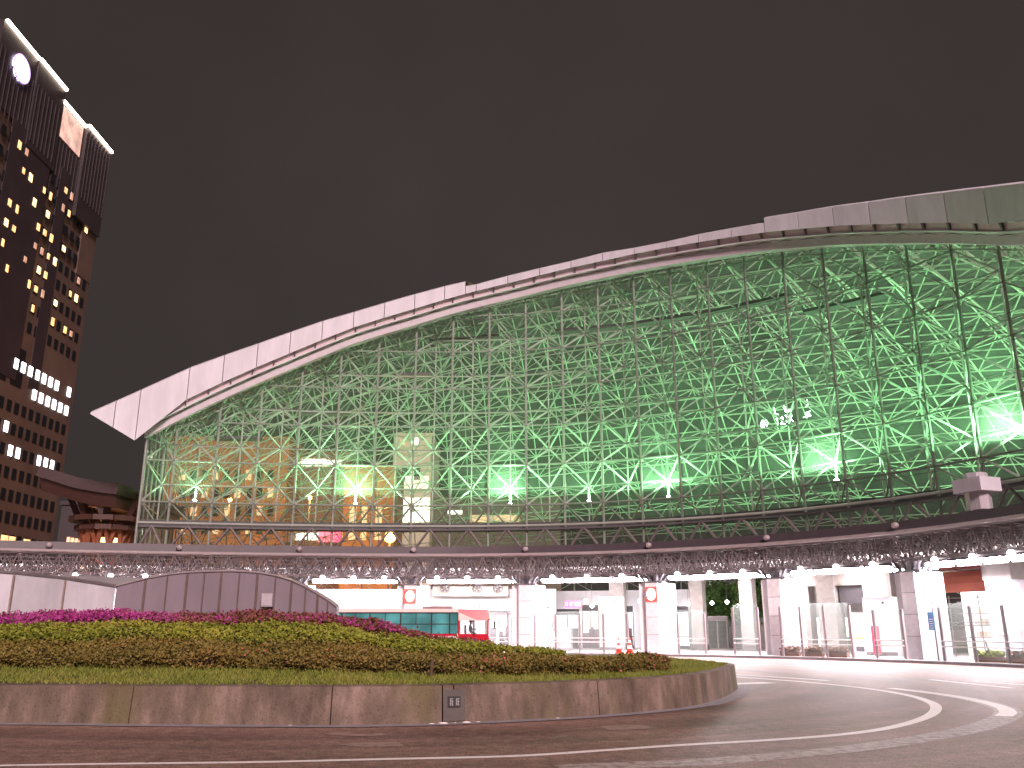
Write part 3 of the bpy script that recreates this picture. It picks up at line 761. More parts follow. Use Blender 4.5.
# glowing strokes put behind the glass as the reflection of a sign
s, p = hit(778, 418, OB+2); so = empty('sign_reflection', p, rz(s), 'small glowing strokes standing in for a sign reflected in the right half of the glass', 'painted reflection')
m = MB(); k = 1/15.5
def strokes(m, pts, r=.05): m.path([((a-778)*k, 0, (418-b)*k) for a, b in pts], r*.55, 5)
strokes(m, [(757,421),(759,418),(761,421),(760,426),(757,426),(757,421)], .1); strokes(m, [(763,418),(765,422),(763,427)])
strokes(m, [(775,419),(777,418),(777,427)]); strokes(m, [(781,420),(783,417),(784,420),(781,426),(787,426),(790,421),(787,416)], .07)
strokes(m, [(790,418),(796,425)]); strokes(m, [(795,417),(791,426)]); strokes(m, [(774,405),(775,412),(779,414)]); strokes(m, [(786,406),(789,408),(788,412),(794,411)], .16)
strokes(m, [(814,402),(815,408),(812,410)]); strokes(m, [(808,422),(813,421)]); strokes(m, [(817,416),(811,417),(811,422),(817,421)]); strokes(m, [(812,419),(816,419)])
m.build('lettering', emis('reflection_white', (.85,1,.95), 5.), so, True)

# ------------------------------------------------------------------ bus canopy: lip, space frame, lamps
can = empty('bus_canopy', (CX,CY+R0,.15), label='long curved bus canopy with a tubular truss edge and white strip lamps', cat='canopy')
cs_px = [410, 526, 655, 780, 918]
cs = [hit(x, 620, 1.2)[0] for x in cs_px]
print('col s', [round(c,2) for c in cs])
gap = cs[1]-cs[0]
cs = [cs[0]-gap*k for k in (4,3,2,1)]+cs+[cs[-1]+ (cs[-1]-cs[-2])*.98, cs[-1]+2*(cs[-1]-cs[-2])]
e0, e1 = cs[0]-3, 50
es = frange(e0, e1, 1.0)
m = MB(); m2 = MB(); m3 = MB()
for a, b in zip(es[:-1], es[1:]):
    m.hexa([P(a,.05,6.95),P(b,.05,6.95),P(b,.5,6.95),P(a,.5,6.95),P(a,.25,7.5),P(b,.25,7.5),P(b,.5,7.5),P(a,.5,7.5)])
    m2.tube(P(a,.0,6.88), P(b,.0,6.88), .10, 6)
    m3.hexa([P(a,.5,7.1),P(b,.5,7.1),P(b,5.2,7.1),P(a,5.2,7.1),P(a,.5,7.3),P(b,.5,7.3),P(b,5.2,7.3),P(a,5.2,7.3)])
m.build('edge_beam', M['lip'], can); m2.build('edge_tube', M['lipl'], can); m3.build('roof_slab', M['greyd'], can)
m = MB(); m2 = MB(); DS = 1.2
nn = int((e1-e0)/DS); TS = [e0+DS*i for i in range(nn+1)]; tops = [.15,1.6,3.05,4.5]; bots = [.85,2.3,3.8]
for i, s in enumerate(TS):
    for k, o in enumerate(tops):
        if i < nn: m.tube(P(s,o,6.72), P(TS[i+1],o,6.72), .06, 4)
        if k < 3: m.tube(P(s,o,6.72), P(s,tops[k+1],6.72), .05, 4)
    if i < nn:
        c = s+DS/2
        for k, o in enumerate(bots):
            q = P(c,o,5.35)
            if i < nn-1: m.tube(q, P(c+DS,o,5.35), .06, 4)
            if k < 2: m.tube(q, P(c,bots[k+1],5.35), .05, 4)
            for ss_, oo in ((s,tops[k]),(s+DS,tops[k]),(s,tops[k+1]),(s+DS,tops[k+1])): m2.tube(q, P(ss_,oo,6.72), .045, 4)
            m2.tube(q, P(c,o,6.72), .035, 4)
        for zz, rr in ((6.45,.03),(6.2,.03),(5.85,.03)): m2.tube(P(s,.3+(6.72-zz)*.4,zz), P(s+DS,.3+(6.72-zz)*.4,zz), rr, 4)
DX = .8; SX = [e0+DX*i for i in range(int((e1-e0)/DX))]
for a, b in zip(SX[:-1], SX[1:]):
    for o_ in (.30, 2.0):
        m2.tube(P(a,o_+.25,5.45), P(b,o_,6.6), .028, 4); m2.tube(P(b,o_+.25,5.45), P(a,o_,6.6), .028, 4); m2.tube(P(a,o_+.25,5.45), P(a,o_,6.65), .035, 4)
    m2.tube(P(a,.28,6.05), P(a,4.2,6.05), .03, 4); m2.tube(P(a,.5,5.45), P(b,.5,5.45), .05, 4)
m.build('truss_chords', M['steel'], can); m2.build('truss_braces', M['steel'], can)
# strip lamps and globes per bay, small round caps on the edge above every column
for ia, (a, b) in enumerate(zip(cs[:-1], cs[1:])):
    if b > 47: break
    g0, g1 = a+1.05, b-1.05; n = 4
    for k in range(n):
        u, v = g0+(g1-g0)*k/n+.15, g0+(g1-g0)*(k+1)/n-.15
        MB().hexa([P(u-.06,.5,5.16),P(v+.06,.5,5.16),P(v+.06,1.35,5.16),P(u-.06,1.35,5.16),P(u-.06,.6,5.24),P(v+.06,.6,5.24),P(v+.06,1.25,5.24),P(u-.06,1.25,5.24)]).hexa([P(u-.06,1.2,4.9),P(v+.06,1.2,4.9),P(v+.06,1.22,4.9),P(u-.06,1.22,4.9),P(u-.06,1.2,5.158),P(v+.06,1.2,5.158),P(v+.06,1.22,5.158),P(u-.06,1.22,5.158)]).build('lamp_baffle', M['lip'], can)  # tray and inner lip added to block light upward and inward
        MB().hexa([P(u,.75,5.02),P(v,.75,5.02),P(v,1.0,5.02),P(u,1.0,5.02),P(u,.75,5.14),P(v,.75,5.14),P(v,1.0,5.14),P(u,1.0,5.14)]).build('strip_lamp', M['lamp'], can)
    for t in (.14,.5,.86):
        p = P(g0+(g1-g0)*t, .55, 5.28); MB().ball(p, .17, 10, 8).build('lamp_globe', M['globe'], can)
    u, v = a+1.4, b-1.4
    for o2 in (7.5,):
        for k in range(2):
            uu, vv = u+(v-u)*k/2+.15, u+(v-u)*(k+1)/2-.15
            MB().hexa([P(uu,o2,5.3),P(vv,o2,5.3),P(vv,o2+.3,5.3),P(uu,o2+.3,5.3),P(uu,o2,5.42),P(vv,o2,5.42),P(vv,o2+.3,5.42),P(uu,o2+.3,5.42)]).build('inner_strip_lamp', M['lampin'], can)
for s in cs[:-1]: MB().ball(P(s+.2,-.05,7.25), .21, 12, 8, (1,1,.85)).build('edge_cap', M['lipl'], can, smooth=True)

# columns
pc = empty('column', (0,0,.15))
MB().hexa([(-.44,-.55,0),(.44,-.55,0),(.44,.75,0),(-.44,.75,0),(-.44,-.55,4.6),(.44,-.55,4.6),(.44,.75,4.6),(-.44,.75,4.6)]).build('shaft', M['pier'], pc, True)
for sg in (-1, 1):
    x0, x1 = (.445, 1.32) if sg > 0 else (-.95, -.445)
    MB().hexa([(x0,-.35,0),(x1,.1,0),(x1,.7,0),(x0,.7,0),(x0,-.35,4.58),(x1,.1,4.58),(x1,.7,4.58),(x0,.7,4.58)]).build('side_panel', M['pierw'], pc, True)
m = MB()
for x in (-.6,-.2,.2,.6):
    for y in (-.3,.5): m.tube((x*.7,y,4.58),(x*1.5,y*1.5,5.25),.09,6)
m.box((0,.1,4.66),(1.5,1.1,.12)); m.box((0,.1,5.0),(.5,.5,.7)); m.build('capital', M['steeld'], pc, True)
m = MB()
for z in (1.2,2.35,3.5): m.box((0,-.553,z),(.86,.006,.02))
m.build('joint_line', M['seam'], pc, True)
col_lab = ['white sided canopy column, hidden low behind the pale wall, far left','white sided canopy column behind the corner of the pale wall','white sided canopy column behind the middle of the arched wall','white sided canopy column behind the falling end of the arched wall','white sided canopy column with a round lit sign, behind the bus roof','plain grey fronted canopy column just right of the bus','grey fronted canopy column with a round red lit sign, beside the traffic cones','plain grey fronted canopy column right of the second lit sign','grey fronted canopy column beside the blue sign and the shop','grey fronted canopy column at the right edge of the photo']
colobj = []
for i, s in enumerate(cs[:-1]):
    o = pc if i == 0 else copy_tree(pc)
    p = P(s, 1.25, .15); o.location = p; o.rotation_euler = (0,0,rz(s)); T(o, col_lab[min(i,9)], 'column', 'columns of the bus canopy'); colobj.append(o)
# round lit signs on two columns
for i in (4, 6):
    s = cs[i]; p = P(s, 1.25-.60, 4.0)
    o = empty('stop_sign', p, rz(s), 'round white lit bus stop sign on a red plate, '+('left one behind the bus' if i == 4 else 'right one above the traffic cones'), 'sign', 'lit bus stop signs')
    MB().box((0,0,0),(.84,.05,.98)).build('plate', M['redsign'], o, True)
    m = MB(); vs = [(.31*math.cos(t), -.05, .40*math.sin(t)) for t in np.linspace(0, 2*math.pi, 24, endpoint=False)]
    m.add(vs+[(a, .0, c) for a, b, c in vs], [tuple(range(24))]+[(k, (k+1) % 24, 24+(k+1) % 24, 24+k) for k in range(24)]); m.build('lit_disc', emis('sign_disc', (1,.95,.9), 3.), o, True)

# ------------------------------------------------------------------ arcade behind the canopy
ac = empty('arcade_ceiling', P(0,12,5.9), label='grey ceiling with brown girders over the lit arcade behind the columns', cat='ceiling')
m = MB(); g = MB()
for a, b in zip(es[:-1], es[1:]):
    m.add([P(a,5.2,6.3),P(b,5.2,6.3),P(b,22,6.3),P(a,22,6.3)], [(0,1,2,3)])
for o in (6,9,12.5,16):
    for a, b in zip(es[:-1], es[1:]):
        g.tube(P(a,o,5.75), P(b,o,5.75), .08, 4); g.tube(P(a,o,6.2), P(b,o,5.75), .05, 4); g.tube(P(a,o,5.75), P(b,o,6.2), .05, 4)
for i, (px, yy, o) in enumerate(((688,604,15),(697,601,16),(712,603,17),(727,602,16),(738,606,17),(742,600,15),(586,601,13),(592,606,13.5),(640,601,13),(835,612,13),(346,598,10.5),(322,596,10.5))):
    p = hit(px, yy, o)[1]; MB().ball(p, .16, 10, 7).build('fill_pendant', M['globe'], ac); MB().tube((p.x,p.y,p.z+.17), (p.x,p.y,6.25), .015, 4).build('fill_pendant_cord', M['steel'], ac)  # globes and cords added to brighten the dim back of the arcade
m.build('slab', M['greyd'], ac); g.build('girder', M['steel'], ac)
def bwall(name, px0, px1, o, z0, z1, mt, label, cat, th=.4):
    s0 = hit(px0, 620, o)[0]; s1 = hit(px1, 620, o)[0]
    m = MB(); st = frange(s0, s1, 1.)
    for a, b in zip(st[:-1], st[1:]):
        m.hexa([P(a,o,z0),P(b,o,z0),P(b,o+th,z0),P(a,o+th,z0),P(a,o,z1),P(b,o,z1),P(b,o+th,z1),P(a,o+th,z1)])
    o_ = m.build(name, mt)
    if label: T(o_, label, cat)
    return o_, s0, s1
bwall('station_wall', -40, 556, 11.5, .15, 4.95, M['white'], 'long white station wall lit behind the bus and the left columns', 'wall')
bwall('station_wall', 556, 690, 15, .15, 4.9, M['white'], 'white station wall at the back between the cones and the entrance', 'wall')
bwall('station_wall', 760, 905, 17, .15, 6.2, M['greyd'], 'grey concrete station wall behind the white kiosks', 'wall')
bwall('station_wall', 690, 760, 21, .15, 6.2, M['white'], 'pale wall far behind the automatic doors', 'wall')
# beige fascia strip with fans
f, s0, s1 = bwall('duct_casing', 432, 508, 10.8, 4.35, 5.15, M['beige'], 'beige duct casing with round fans above the white sign', 'duct', .6)
for i, x in enumerate((445, 477, 498)):
    s, p = hit(x, 588.5, 10.7)
    o = empty('wall_fan', p, rz(s), 'round dark ventilation fan on the beige duct, %s' % ['leftmost above the bus roof','the middle one','rightmost near the grey column'][i], 'fan', 'fans on the duct')
    m = MB(); vs = [(.38*math.cos(t), -.1, .38*math.sin(t)) for t in np.linspace(0, 2*math.pi, 20, endpoint=False)]
    m.add(vs+[(a, .1, c) for a, b, c in vs], [(k, (k+1) % 20, 20+(k+1) % 20, 20+k) for k in range(20)]+[tuple(range(20,40))]); m.build('ring', M['steeld'], o, True)
    m = MB()
    for k in range(5):
        t = k*2*math.pi/5; m.add([(0,-.03,0),(.33*math.cos(t),-.06,.33*math.sin(t)),(.33*math.cos(t+.6),0,.33*math.sin(t+.6))], [(0,1,2)])
    m.ball((0,-.05,0),.08,8,5); m.build('blade', M['steel'], o, True)
# white sign band with magenta characters, and a second sign
def sign(px0, px1, y0, y1, o, label, n, full=False):
    s0, p0 = hit(px0, y0, o); s1, p1 = hit(px1, y1, o); sm = (s0+s1)/2; c = P(sm, o, (p0.z+p1.z)/2); w = (P(s1,o)-P(s0,o)).length; h = p0.z-p1.z
    r = empty('sign_board', c, rz(sm), label, 'sign')
    MB().box((0,0,0),(w,.12,h)).build('board', M['magenta'] if full else M['white'], r, True)
    m = MB(); u = h*.62
    for k in range(n):
        x = -w/2+w*(k+.5)/n; q = random.Random(k+n)
        for z in (-.4,0,.4): m.box((x+q.uniform(-.05,.05)*u,-.07,z*u),(u*q.uniform(.55,.9),.02,u*.12))
        for z in q.sample((-.35,-.1,.15,.38), 2): m.box((x+z*u,-.072,q.uniform(-.1,.1)*u),(u*.12,.02,u*.85))
    m.build('lettering', M['white'] if full else M['magenta'], r, True); return r
sign(458, 511, 602, 610.5, 10.6, 'white sign band with rows of magenta characters right of the bus', 9)
sign(565, 582, 601, 607.5, 9.5, 'short magenta sign with white characters above the shelter glass', 4, True)
def shopfront(px0, px1, ytop, o, label, tint, st, hdr, seed):
    s0 = hit(px0, 640, o)[0]; s1 = hit(px1, 640, o)[0]; sm = (s0+s1)/2; w = (P(s1,o)-P(s0,o)).length; h = hit((px0+px1)/2, ytop, o)[1].z-.15; q = random.Random(seed)
    r = empty('shopfront', P(sm,o,.15), rz(sm), label, 'shop front')
    MB().box((0,.12,h/2),(w,.1,h)).build('lit_interior', emis('interior', tint, st*1.6, .45, 1.3), r, True)
    MB().box((0,-.02,h-.25),(w,.16,.5)).build('header', hdr, r, True)
    n = max(2, int(w/1.1)); m = MB()
    for k in range(n+1): m.box((-w/2+w*k/n,0,h/2-.25),(.07,.1,h-.5))
    m.box((0,0,.95),(w,.08,.06)); m.box((0,0,.12),(w,.12,.24)); m.build('window_frame', M['steel'], r, True)
    m = MB()
    for k in range(n*2):
        x = q.uniform(-w/2+.3, w/2-.3); hh = q.uniform(.5,1.6); m.box((x,.02,.24+hh/2),(q.uniform(.25,.6),.1,hh))
    m.build('goods', mat('window_goods', (q.uniform(.1,.45),q.uniform(.12,.35),q.uniform(.12,.3)), .7, var=.6, scale=3), r, True)
shopfront(428, 452, 606, 11.2, 'lit shop front behind the middle of the bus', (1,.9,.85), .7, M['pier'], 1)
shopfront(488, 511, 611, 11.2, 'pale shop window under the magenta lettered sign', (1,.95,.97), .8, M['white'], 2)
shopfront(532, 549, 604, 11.2, 'white shop front just right of the plain grey column', (1,.95,.95), .75, M['pier'], 3)
shopfront(556, 580, 609, 14.6, 'grey shop window under the short magenta sign', (.9,.85,.95), .45, M['lip'], 4)
shopfront(583, 599, 605, 14.6, 'warm beige shop window left of the white notice pillar', (1,.8,.58), .7, M['steeld'], 5)
shopfront(624, 634, 606, 14.6, 'cool lit shop window behind the column with the red sign', (.85,.95,.95), .6, M['steeld'], 6)
shopfront(664, 690, 606, 14.6, 'greenish lit shop window left of the entrance doors', (.85,.95,.88), .5, M['steeld'], 7)
shopfront(786, 850, 611, 16.6, 'wide bright shop window behind the planted glass screen', (1,.93,.9), .85, M['greyd'], 8)
# doors, kiosks and cabinets placed on the arcade floor
def kiosk(px0, px1, ytop, o, dep, mt, label, cat, name, details):
    s0 = hit(px0, 640, o)[0]; s1 = hit(px1, 640, o)[0]; sm = (s0+s1)/2; w = (P(s1,o)-P(s0,o)).length; zt_ = hit((px0+px1)/2, ytop, o)[1].z
    r = empty(name, P(sm,o,.15), rz(sm), label, cat); h = zt_-.15
    MB().box((0,dep/2,h/2),(w,dep,h)).build('body', mt, r, True)
    details(r, w, h); return r
def d_door(r, w, h):
    for sg in (-1,1): MB().box((sg*w*.24,-.02,h*.44),(w*.42,.04,h*.84)).build('door_leaf', M['gls'], r, True)
    MB().box((0,-.03,h*.93),(w,.06,h*.1)).build('header', M['lipl'], r, True)
def d_kiosk(r, w, h):
    MB().box((0,-.02,h*.62),(w*.8,.04,h*.3)).build('front_panel', M['white'], r, True)
    MB().box((w*.2,-.02,h*.9),(.12,.05,.12)).build('loudspeaker', M['steeld'], r, True)
    MB().box((0,-.03,.12),(w*1.02,.06,.2)).build('plinth', M['steel'], r, True)
def d_vend(r, w, h):
    MB().box((0,-.02,h*.7),(w*.86,.04,h*.46)).build('lit_window', emis('vending_light', (1,.98,.95), 2.), r, True)
    MB().box((0,-.05,h*.38),(w*.7,.05,.08)).build('button_row', mat('lime', (.35,.7,.1), .5), r, True)
    MB().box((0,-.02,h*.12),(w*.6,.03,h*.12)).build('tray', M['steeld'], r, True)
kiosk(300, 352, 591, 10.2, .8, M['pierw'], 'white boarded kiosk behind the falling end of the arched wall', 'kiosk', 'kiosk', d_kiosk)
kiosk(600, 622, 597, 8, 1.2, M['pierw'], 'white notice pillar standing behind the traffic cones', 'pillar', 'notice_pillar', d_kiosk)
kiosk(540, 552, 603, 9, .7, M['pierw'], 'narrow white cabinet right of the plain column', 'cabinet', 'cabinet', d_kiosk)
kiosk(549, 571, 628, 4.5, .7, mat('grey_bench', (.28,.26,.26), .6), 'low grey metal cabinet behind the shelter glass', 'cabinet', 'cabinet', d_kiosk)
kiosk(708, 728, 616, 16, .5, mat('door_cream', (.5,.45,.42), .5), 'cream framed glass doors of the station entrance', 'doors', 'entrance_doors', d_door)
kiosk(866, 896, 597, 5.5, 1.1, M['pierw'], 'tall white cabinet left of the column by the blue sign', 'cabinet', 'cabinet', d_kiosk)
kiosk(853, 866, 612, 7.5, .9, M['pierw'], 'white vending machine with a lime green button row', 'vending machine', 'vending_machine', d_vend)
kiosk(800, 812, 601, 11, .8, M['pierw'], 'slim white lit pillar behind the planted shelter glass', 'pillar', 'lit_pillar', d_kiosk)
# square grey concrete piers inside
for i, (x, o, ww) in enumerate(((618,13,1.2),(698,12,1.0),(748,11,1.0),(805,9.5,1.0),(830,9,1.3),(878,9,1.3))):
    s = hit(x, 600, o)[0]; r = empty('pier', P(s,o,.15), rz(s), 'square grey concrete pier inside the arcade, '+['behind the white notice pillar','left of the entrance doors','in front of the dark tree','left behind the planted shelter','above the white vending machine','behind the tall white cabinet'][i], 'pier', 'concrete piers in the arcade')
    MB().box((0,0,3.05),(ww,ww,6.1)).build('shaft', mat('pier_concrete', (.40,.36,.34), .7), r, True); MB().box((0,0,.2),(ww+.1,ww+.1,.4)).build('plinth', M['steel'], r, True)
# grey girder and louvre across the ceiling above the kiosks
bwall('ceiling_bulkhead', 806, 872, 8.5, 4.6, 5.5, M['beige'], 'beige bulkhead under the ceiling behind the right hand strip lamps', 'bulkhead')
bwall('louvre_panel', 842, 872, 8.8, 3.4, 4.55, M['steeld'], 'dark louvre panel under the beige bulkhead', 'louvre')
# red brown awning and the bright shop on the right
sA, pA = hit(945, 600, 6.5); sB, pB = hit(1003, 600, 6.5)
aw_ = empty('awning', P((sA+sB)/2, 6.5, 4.), label='curved red brown awning above the bright shop at far right', cat='awning')
m = MB(); st = frange(sA, sB+4, .6); prof = [(0,5.05),(-.5,4.95),(-.95,4.65),(-1.25,4.25),(-1.4,3.75)]
for (o1, z1), (o2, z2) in zip(prof[:-1], prof[1:]): m.strip([P(s,6.5+o1,z1) for s in st], [P(s,6.5+o2,z2) for s in st])
m.strip([P(s,6.5-1.4,3.75) for s in st], [P(s,6.5-1.3,3.75) for s in st]); m.strip([P(s,6.5-1.3,3.75) for s in st], [P(s,6.6,5.0) for s in st])
m.build('canopy_skin', M['awning'], aw_, smooth=True)
m = MB()
for a, b in zip(st[:-1], st[1:]): m.hexa([P(a,6.2,5.1),P(b,6.2,5.1),P(b,6.6,5.1),P(a,6.6,5.1),P(a,6.2,6.0),P(b,6.2,6.0),P(b,6.6,6.0),P(a,6.6,6.0)])
m.build('header', mat('header_red', (.25,.06,.045), .6), aw_)
sh_ = empty('shop_front', P((sA+sB)/2, 7.5, .15), label='brightly lit white shop front with shelves under the awning', cat='shop')
m = MB(); st = frange(sA-.8, sB+4, .8)
for a, b in zip(st[:-1], st[1:]): m.hexa([P(a,10,.15),P(b,10,.15),P(b,10.3,.15),P(a,10.3,.15),P(a,10,5),P(b,10,5),P(b,10.3,5),P(a,10.3,5)])
m.build('back_wall', emis('shop_light_wall', (1,.95,.88), 1.1, .25, .8), sh_)
for zz in (1.2,1.9,2.6,3.3):
    m = MB()
    for a, b in zip(st[:-1], st[1:]): m.hexa([P(a,9.4,zz),P(b,9.4,zz),P(b,9.9,zz),P(a,9.9,zz),P(a,9.4,zz+.06),P(b,9.4,zz+.06),P(b,9.9,zz+.06),P(a,9.9,zz+.06)])
    m.build('shelf', M['steel'], sh_)
gd = [mat('goods_a', (.5,.42,.3), .6), mat('goods_b', (.6,.55,.5), .6), mat('goods_c', (.35,.2,.15), .6)]
for mi, g_ in enumerate(gd):
    m = MB()
    for zz in (1.26,1.96,2.66):
        for k in range(14):
            s = sA+(sB+3-sA)*random.random(); m.box(P(s,9.6,zz+.17),(.3,.25,.28+.1*random.random()),rz(s))
    m.build('goods', g_, sh_)
m = MB()
for s in frange(sA, sB+3, 1.5): m.box(P(s,6.9,1.85),(.06,.06,3.6),rz(s))
m.build('window_post', M['steel'], sh_)
for zz in (2.1,3.5):
    m = MB()
    for a, b in zip(st[:-1], st[1:]): m.tube(P(a,6.9,zz), P(b,6.9,zz), .035, 4)
    m.build('window_rail', M['steel'], sh_)
# chair outside the shop
s, p = hit(993, 650, 4.0); ch = empty('chair', P(s,4.0,.15), rz(s)+2.3, 'dark chair outside the bright shop on the right', 'chair')
MB().box((0,0,.44),(.45,.45,.06)).build('seat', M['cloth'], ch, True); MB().hexa([(-.22,.19,.5),(.22,.19,.5),(.22,.24,.5),(-.22,.24,.5),(-.22,.29,1.0),(.22,.29,1.0),(.22,.34,1.0),(-.22,.34,1.0)]).build('backrest', M['cloth'], ch, True)
for x in (-.19,.19):
    for y in (-.19,.19): MB().tube((x,y,0),(x*.95,y*.95,.42),.02,6).build('leg', M['steel'], ch, True)
# grey and pink pier at the right border
s, p = hit(1016, 640, 3.5); r = empty('advert_pier', P(s,3.5,.15), rz(s), 'pier with a grey head and a pink lit panel at the right border', 'pier')
MB().box((0,0,2.6),(1.6,1.4,5.2)).build('shaft', M['pier'], r, True); MB().box((-.1,-.74,2.1),(.9,.06,1.6)).build('lit_panel', emis('advert', (1,.78,.72), 1.2), r, True)
MB().box((0,0,4.7),(1.7,1.5,1.3)).build('head', M['greyd'], r, True)
# red banner
s, p = hit(877, 650, 4.6); r = empty('banner_stand', P(s,4.6,.15), rz(s), 'tall red banner beside the white vending machine', 'banner')
MB().box((0,0,.95),(.5,.03,1.6)).build('banner', mat('banner_red', (.7,.04,.08), .6), r, True); MB().tube((.28,0,0),(.28,0,1.8),.02,6).build('pole', M['steel'], r, True); MB().box((.2,0,.04),(.5,.4,.08)).build('foot', M['steeld'], r, True)
# blue sign by the right column
s, p = hit(934, 622, .1); r = empty('blue_sign', P(s,.1,.15), rz(s), 'tall narrow blue sign on a post beside the right column', 'sign')
MB().tube((0,0,0),(0,0,3.3),.04,6).build('post', M['steel'], r, True)
za = hit(934,612,.1)[1].z-.15; zc_ = hit(934,630,.1)[1].z-.15
MB().box((-.1,-.06,(za+zc_)/2),(.38,.05,za-zc_)).build('panel', M['bluep'], r, True)
m = MB()
for k in range(5): m.box((-.1,-.09,zc_+.1+k*.11),(.24-.05*(k % 2),.012,.035))
m.build('lettering', M['reflw'], r, True)

# shelter glass screens along the kerb
def screen(pxs, top, label, rails=True):
    SS = [hit(x, 650, .25)[0] for x in pxs]; c = P((SS[0]+SS[-1])/2, .25, .15)
    r = empty('glass_screen', c, label=label, cat='glass screen', group='glass screens along the bus stop')
    for s in SS:
        p = P(s,.25); MB().box((p.x,p.y,(top-.3)/2+.15),(.13,.13,top-.3),rz(s)).build('post', M['lipl'], r)
    for a, b in zip(SS[:-1], SS[1:]):
        MB().hexa([P(a+.05,.24,.25),P(b-.05,.24,.25),P(b-.05,.26,.25),P(a+.05,.26,.25),P(a+.05,.24,top),P(b-.05,.24,top),P(b-.05,.26,top),P(a+.05,.26,top)]).build('pane', M['gls'], r)
    if rails:
        for zz in (.85,1.12):
            m = MB()
            for a, b in zip(SS[:-1], SS[1:]): m.tube(P(a,.15,zz), P(b,.15,zz), .035, 5)
            m.build('rail', M['reflw'], r)
    return SS
screen([535,556,580,604,628], 2.9, 'four bay glass bus stop screen behind the traffic cones')
screen([679,706], 2.9, 'single bay glass screen left of the entrance gap')
screen([735,760], 3.2, 'single bay glass screen left of the third lit column')
screen([783,803,827,853], 3.2, 'three bay glass screen with planters at its foot')
screen([877,906], 2.9, 'single bay glass screen beside the red banner')
screen([944,975,1008,1040], 3.0, 'glass screen in front of the bright shop')
screen([486,508], 2.9, 'single bay glass screen between the bus front and the plain column')
# planters
def planter(px, o, w, label, lm):
    s = hit(px, 655, o)[0]; c = P(s,o,.15); r = empty('planter', c, rz(s), label, 'planter', 'planters at the glass screens')
    m = MB(); m.hexa([(-w/2,-.16,0),(w/2,-.16,0),(w/2,.16,0),(-w/2,.16,0),(-w/2-.03,-.19,.26),(w/2+.03,-.19,.26),(w/2+.03,.19,.26),(-w/2-.03,.19,.26)]); m.build('trough', mat('terracotta', (.25,.13,.10), .8), r, True)
    n = 260; pos = np.stack([rng.uniform(-w/2,w/2,n), rng.uniform(-.18,.18,n), .26+rng.uniform(0,.26,n)], 1)
    a = rng.normal(size=(n,3))*.06; b = rng.normal(size=(n,3))*.045
    V = np.stack([pos-a, pos+b, pos+a, pos-b], 1); o_ = quads_mesh('plants', V+np.array(c), lm, r); return r
planter(791, .6, 1.2, 'planter with reddish plants, leftmost by the right glass screens', M['leaf_a']); planter(814, .6, 1.2, 'planter with reddish plants, second by the glass screens', M['leaf_a']); planter(838, .6, 1.3, 'planter with reddish plants, third by the glass screens', M['leaf_a'])
planter(992, .7, 1.5, 'planter with green and red plants below the dark chair', M['leaf_g']); planter(1020, .7, 1.2, 'planter with dark red plants at the right border', M['leaf_a'])
# traffic cones
pcn = empty('traffic_cone', (0,0,0))
MB().box((0,0,.025),(.38,.38,.05)).build('base', M['orange'], pcn, True)
MB().lathe((0,0,.05),[(.145,0),(.025,.68),(.02,.70)],16).build('body', M['orange'], pcn, True, smooth=True)
m = MB(); m.lathe((0,0,.23),[(.121,0),(.098,.14)],16); m.lathe((0,0,.50),[(.078,0),(.056,.12)],16); m.build('reflective_band', M['reflw'], pcn, True)
for i, x in enumerate((620, 631)):
    s = hit(x, 655, -.2+.3)[0]; o = pcn if i == 0 else copy_tree(pcn); o.location = P(s, -.1, .15); o.scale = (1.35,)*3
    T(o, ['red and white traffic cone, left of the pair by the glass screen','red and white traffic cone, right of the pair nearer the column'][i], 'traffic cone', 'traffic cones at the kerb')
# vent box on top of the canopy
s, p = hit(978, 515, 1.6); vb = empty('vent_box', P(s,1.8,7.3), rz(s), 'pale grey octagonal vent housing with a square collar on the canopy edge', 'vent')
def octa(m, r, z0, z1): m.lathe((0,0,0),[(r,z0),(r,z1)],8)
m = MB(); m.hexa([(-1.5,-1.2,.0),(1.5,-1.2,.0),(1.5,1.2,.0),(-1.5,1.2,.0),(-1.0,-.8,.45),(1.0,-.8,.45),(1.0,.8,.45),(-1.0,.8,.45)]); m.build('skirt', M['lip'], vb, True)
m = MB(); octa(m, .85, .4, 1.75); m.build('drum', mat('vent_drum', (.46,.42,.47), .35, metal=.3, stretch=(6,6,.3)), vb, True)
m = MB(); m.box((0,0,1.9),(2.35,2.0,.8)); m.build('collar', M['fascia'], vb, True)
m = MB(); octa(m, .80, 2.3, 2.62); m.build('cap', mat('vent_cap', (.42,.40,.44), .4), vb, True)

vb.scale = (.74,.74,.9)
# ------------------------------------------------------------------ bus and driver
bx1 = -1.45; bx0 = bx1-10.6; by = 57.; bh = 2.96
bus = empty('bus', ((bx0+bx1)/2, by+1.25, 0), label='cream and red city bus waiting in front of the lit canopy columns', cat='bus')
def lb(m, x0, x1, y0, y1, z0, z1): m.hexa([(x0,y0,z0),(x1,y0,z0),(x1,y1,z0),(x0,y1,z0),(x0,y0,z1),(x1,y0,z1),(x1,y1,z1),(x0,y1,z1)]); return m
W = 2.45
m = MB(); lb(m, bx0, bx1-1.95, by, by+W, .35, 1.42); lb(m, bx0, bx1-.05, by+.05, by+W, .35, 1.0)
m.hexa([(bx0,by,2.74),(bx1-1.95,by,2.74),(bx1-1.95,by+W,2.74),(bx0,by+W,2.74),(bx0+.05,by+.22,bh),(bx1-1.95,by+.22,bh),(bx1-1.95,by+W-.22,bh),(bx0+.05,by+W-.22,bh)])
lb(m, bx0, bx0+.1, by, by+W, 1.42, 2.74); lb(m, bx0, bx1-1.95, by+W-.08, by+W, 1.42, 2.74); m.build('body', M['pinkw'], bus)
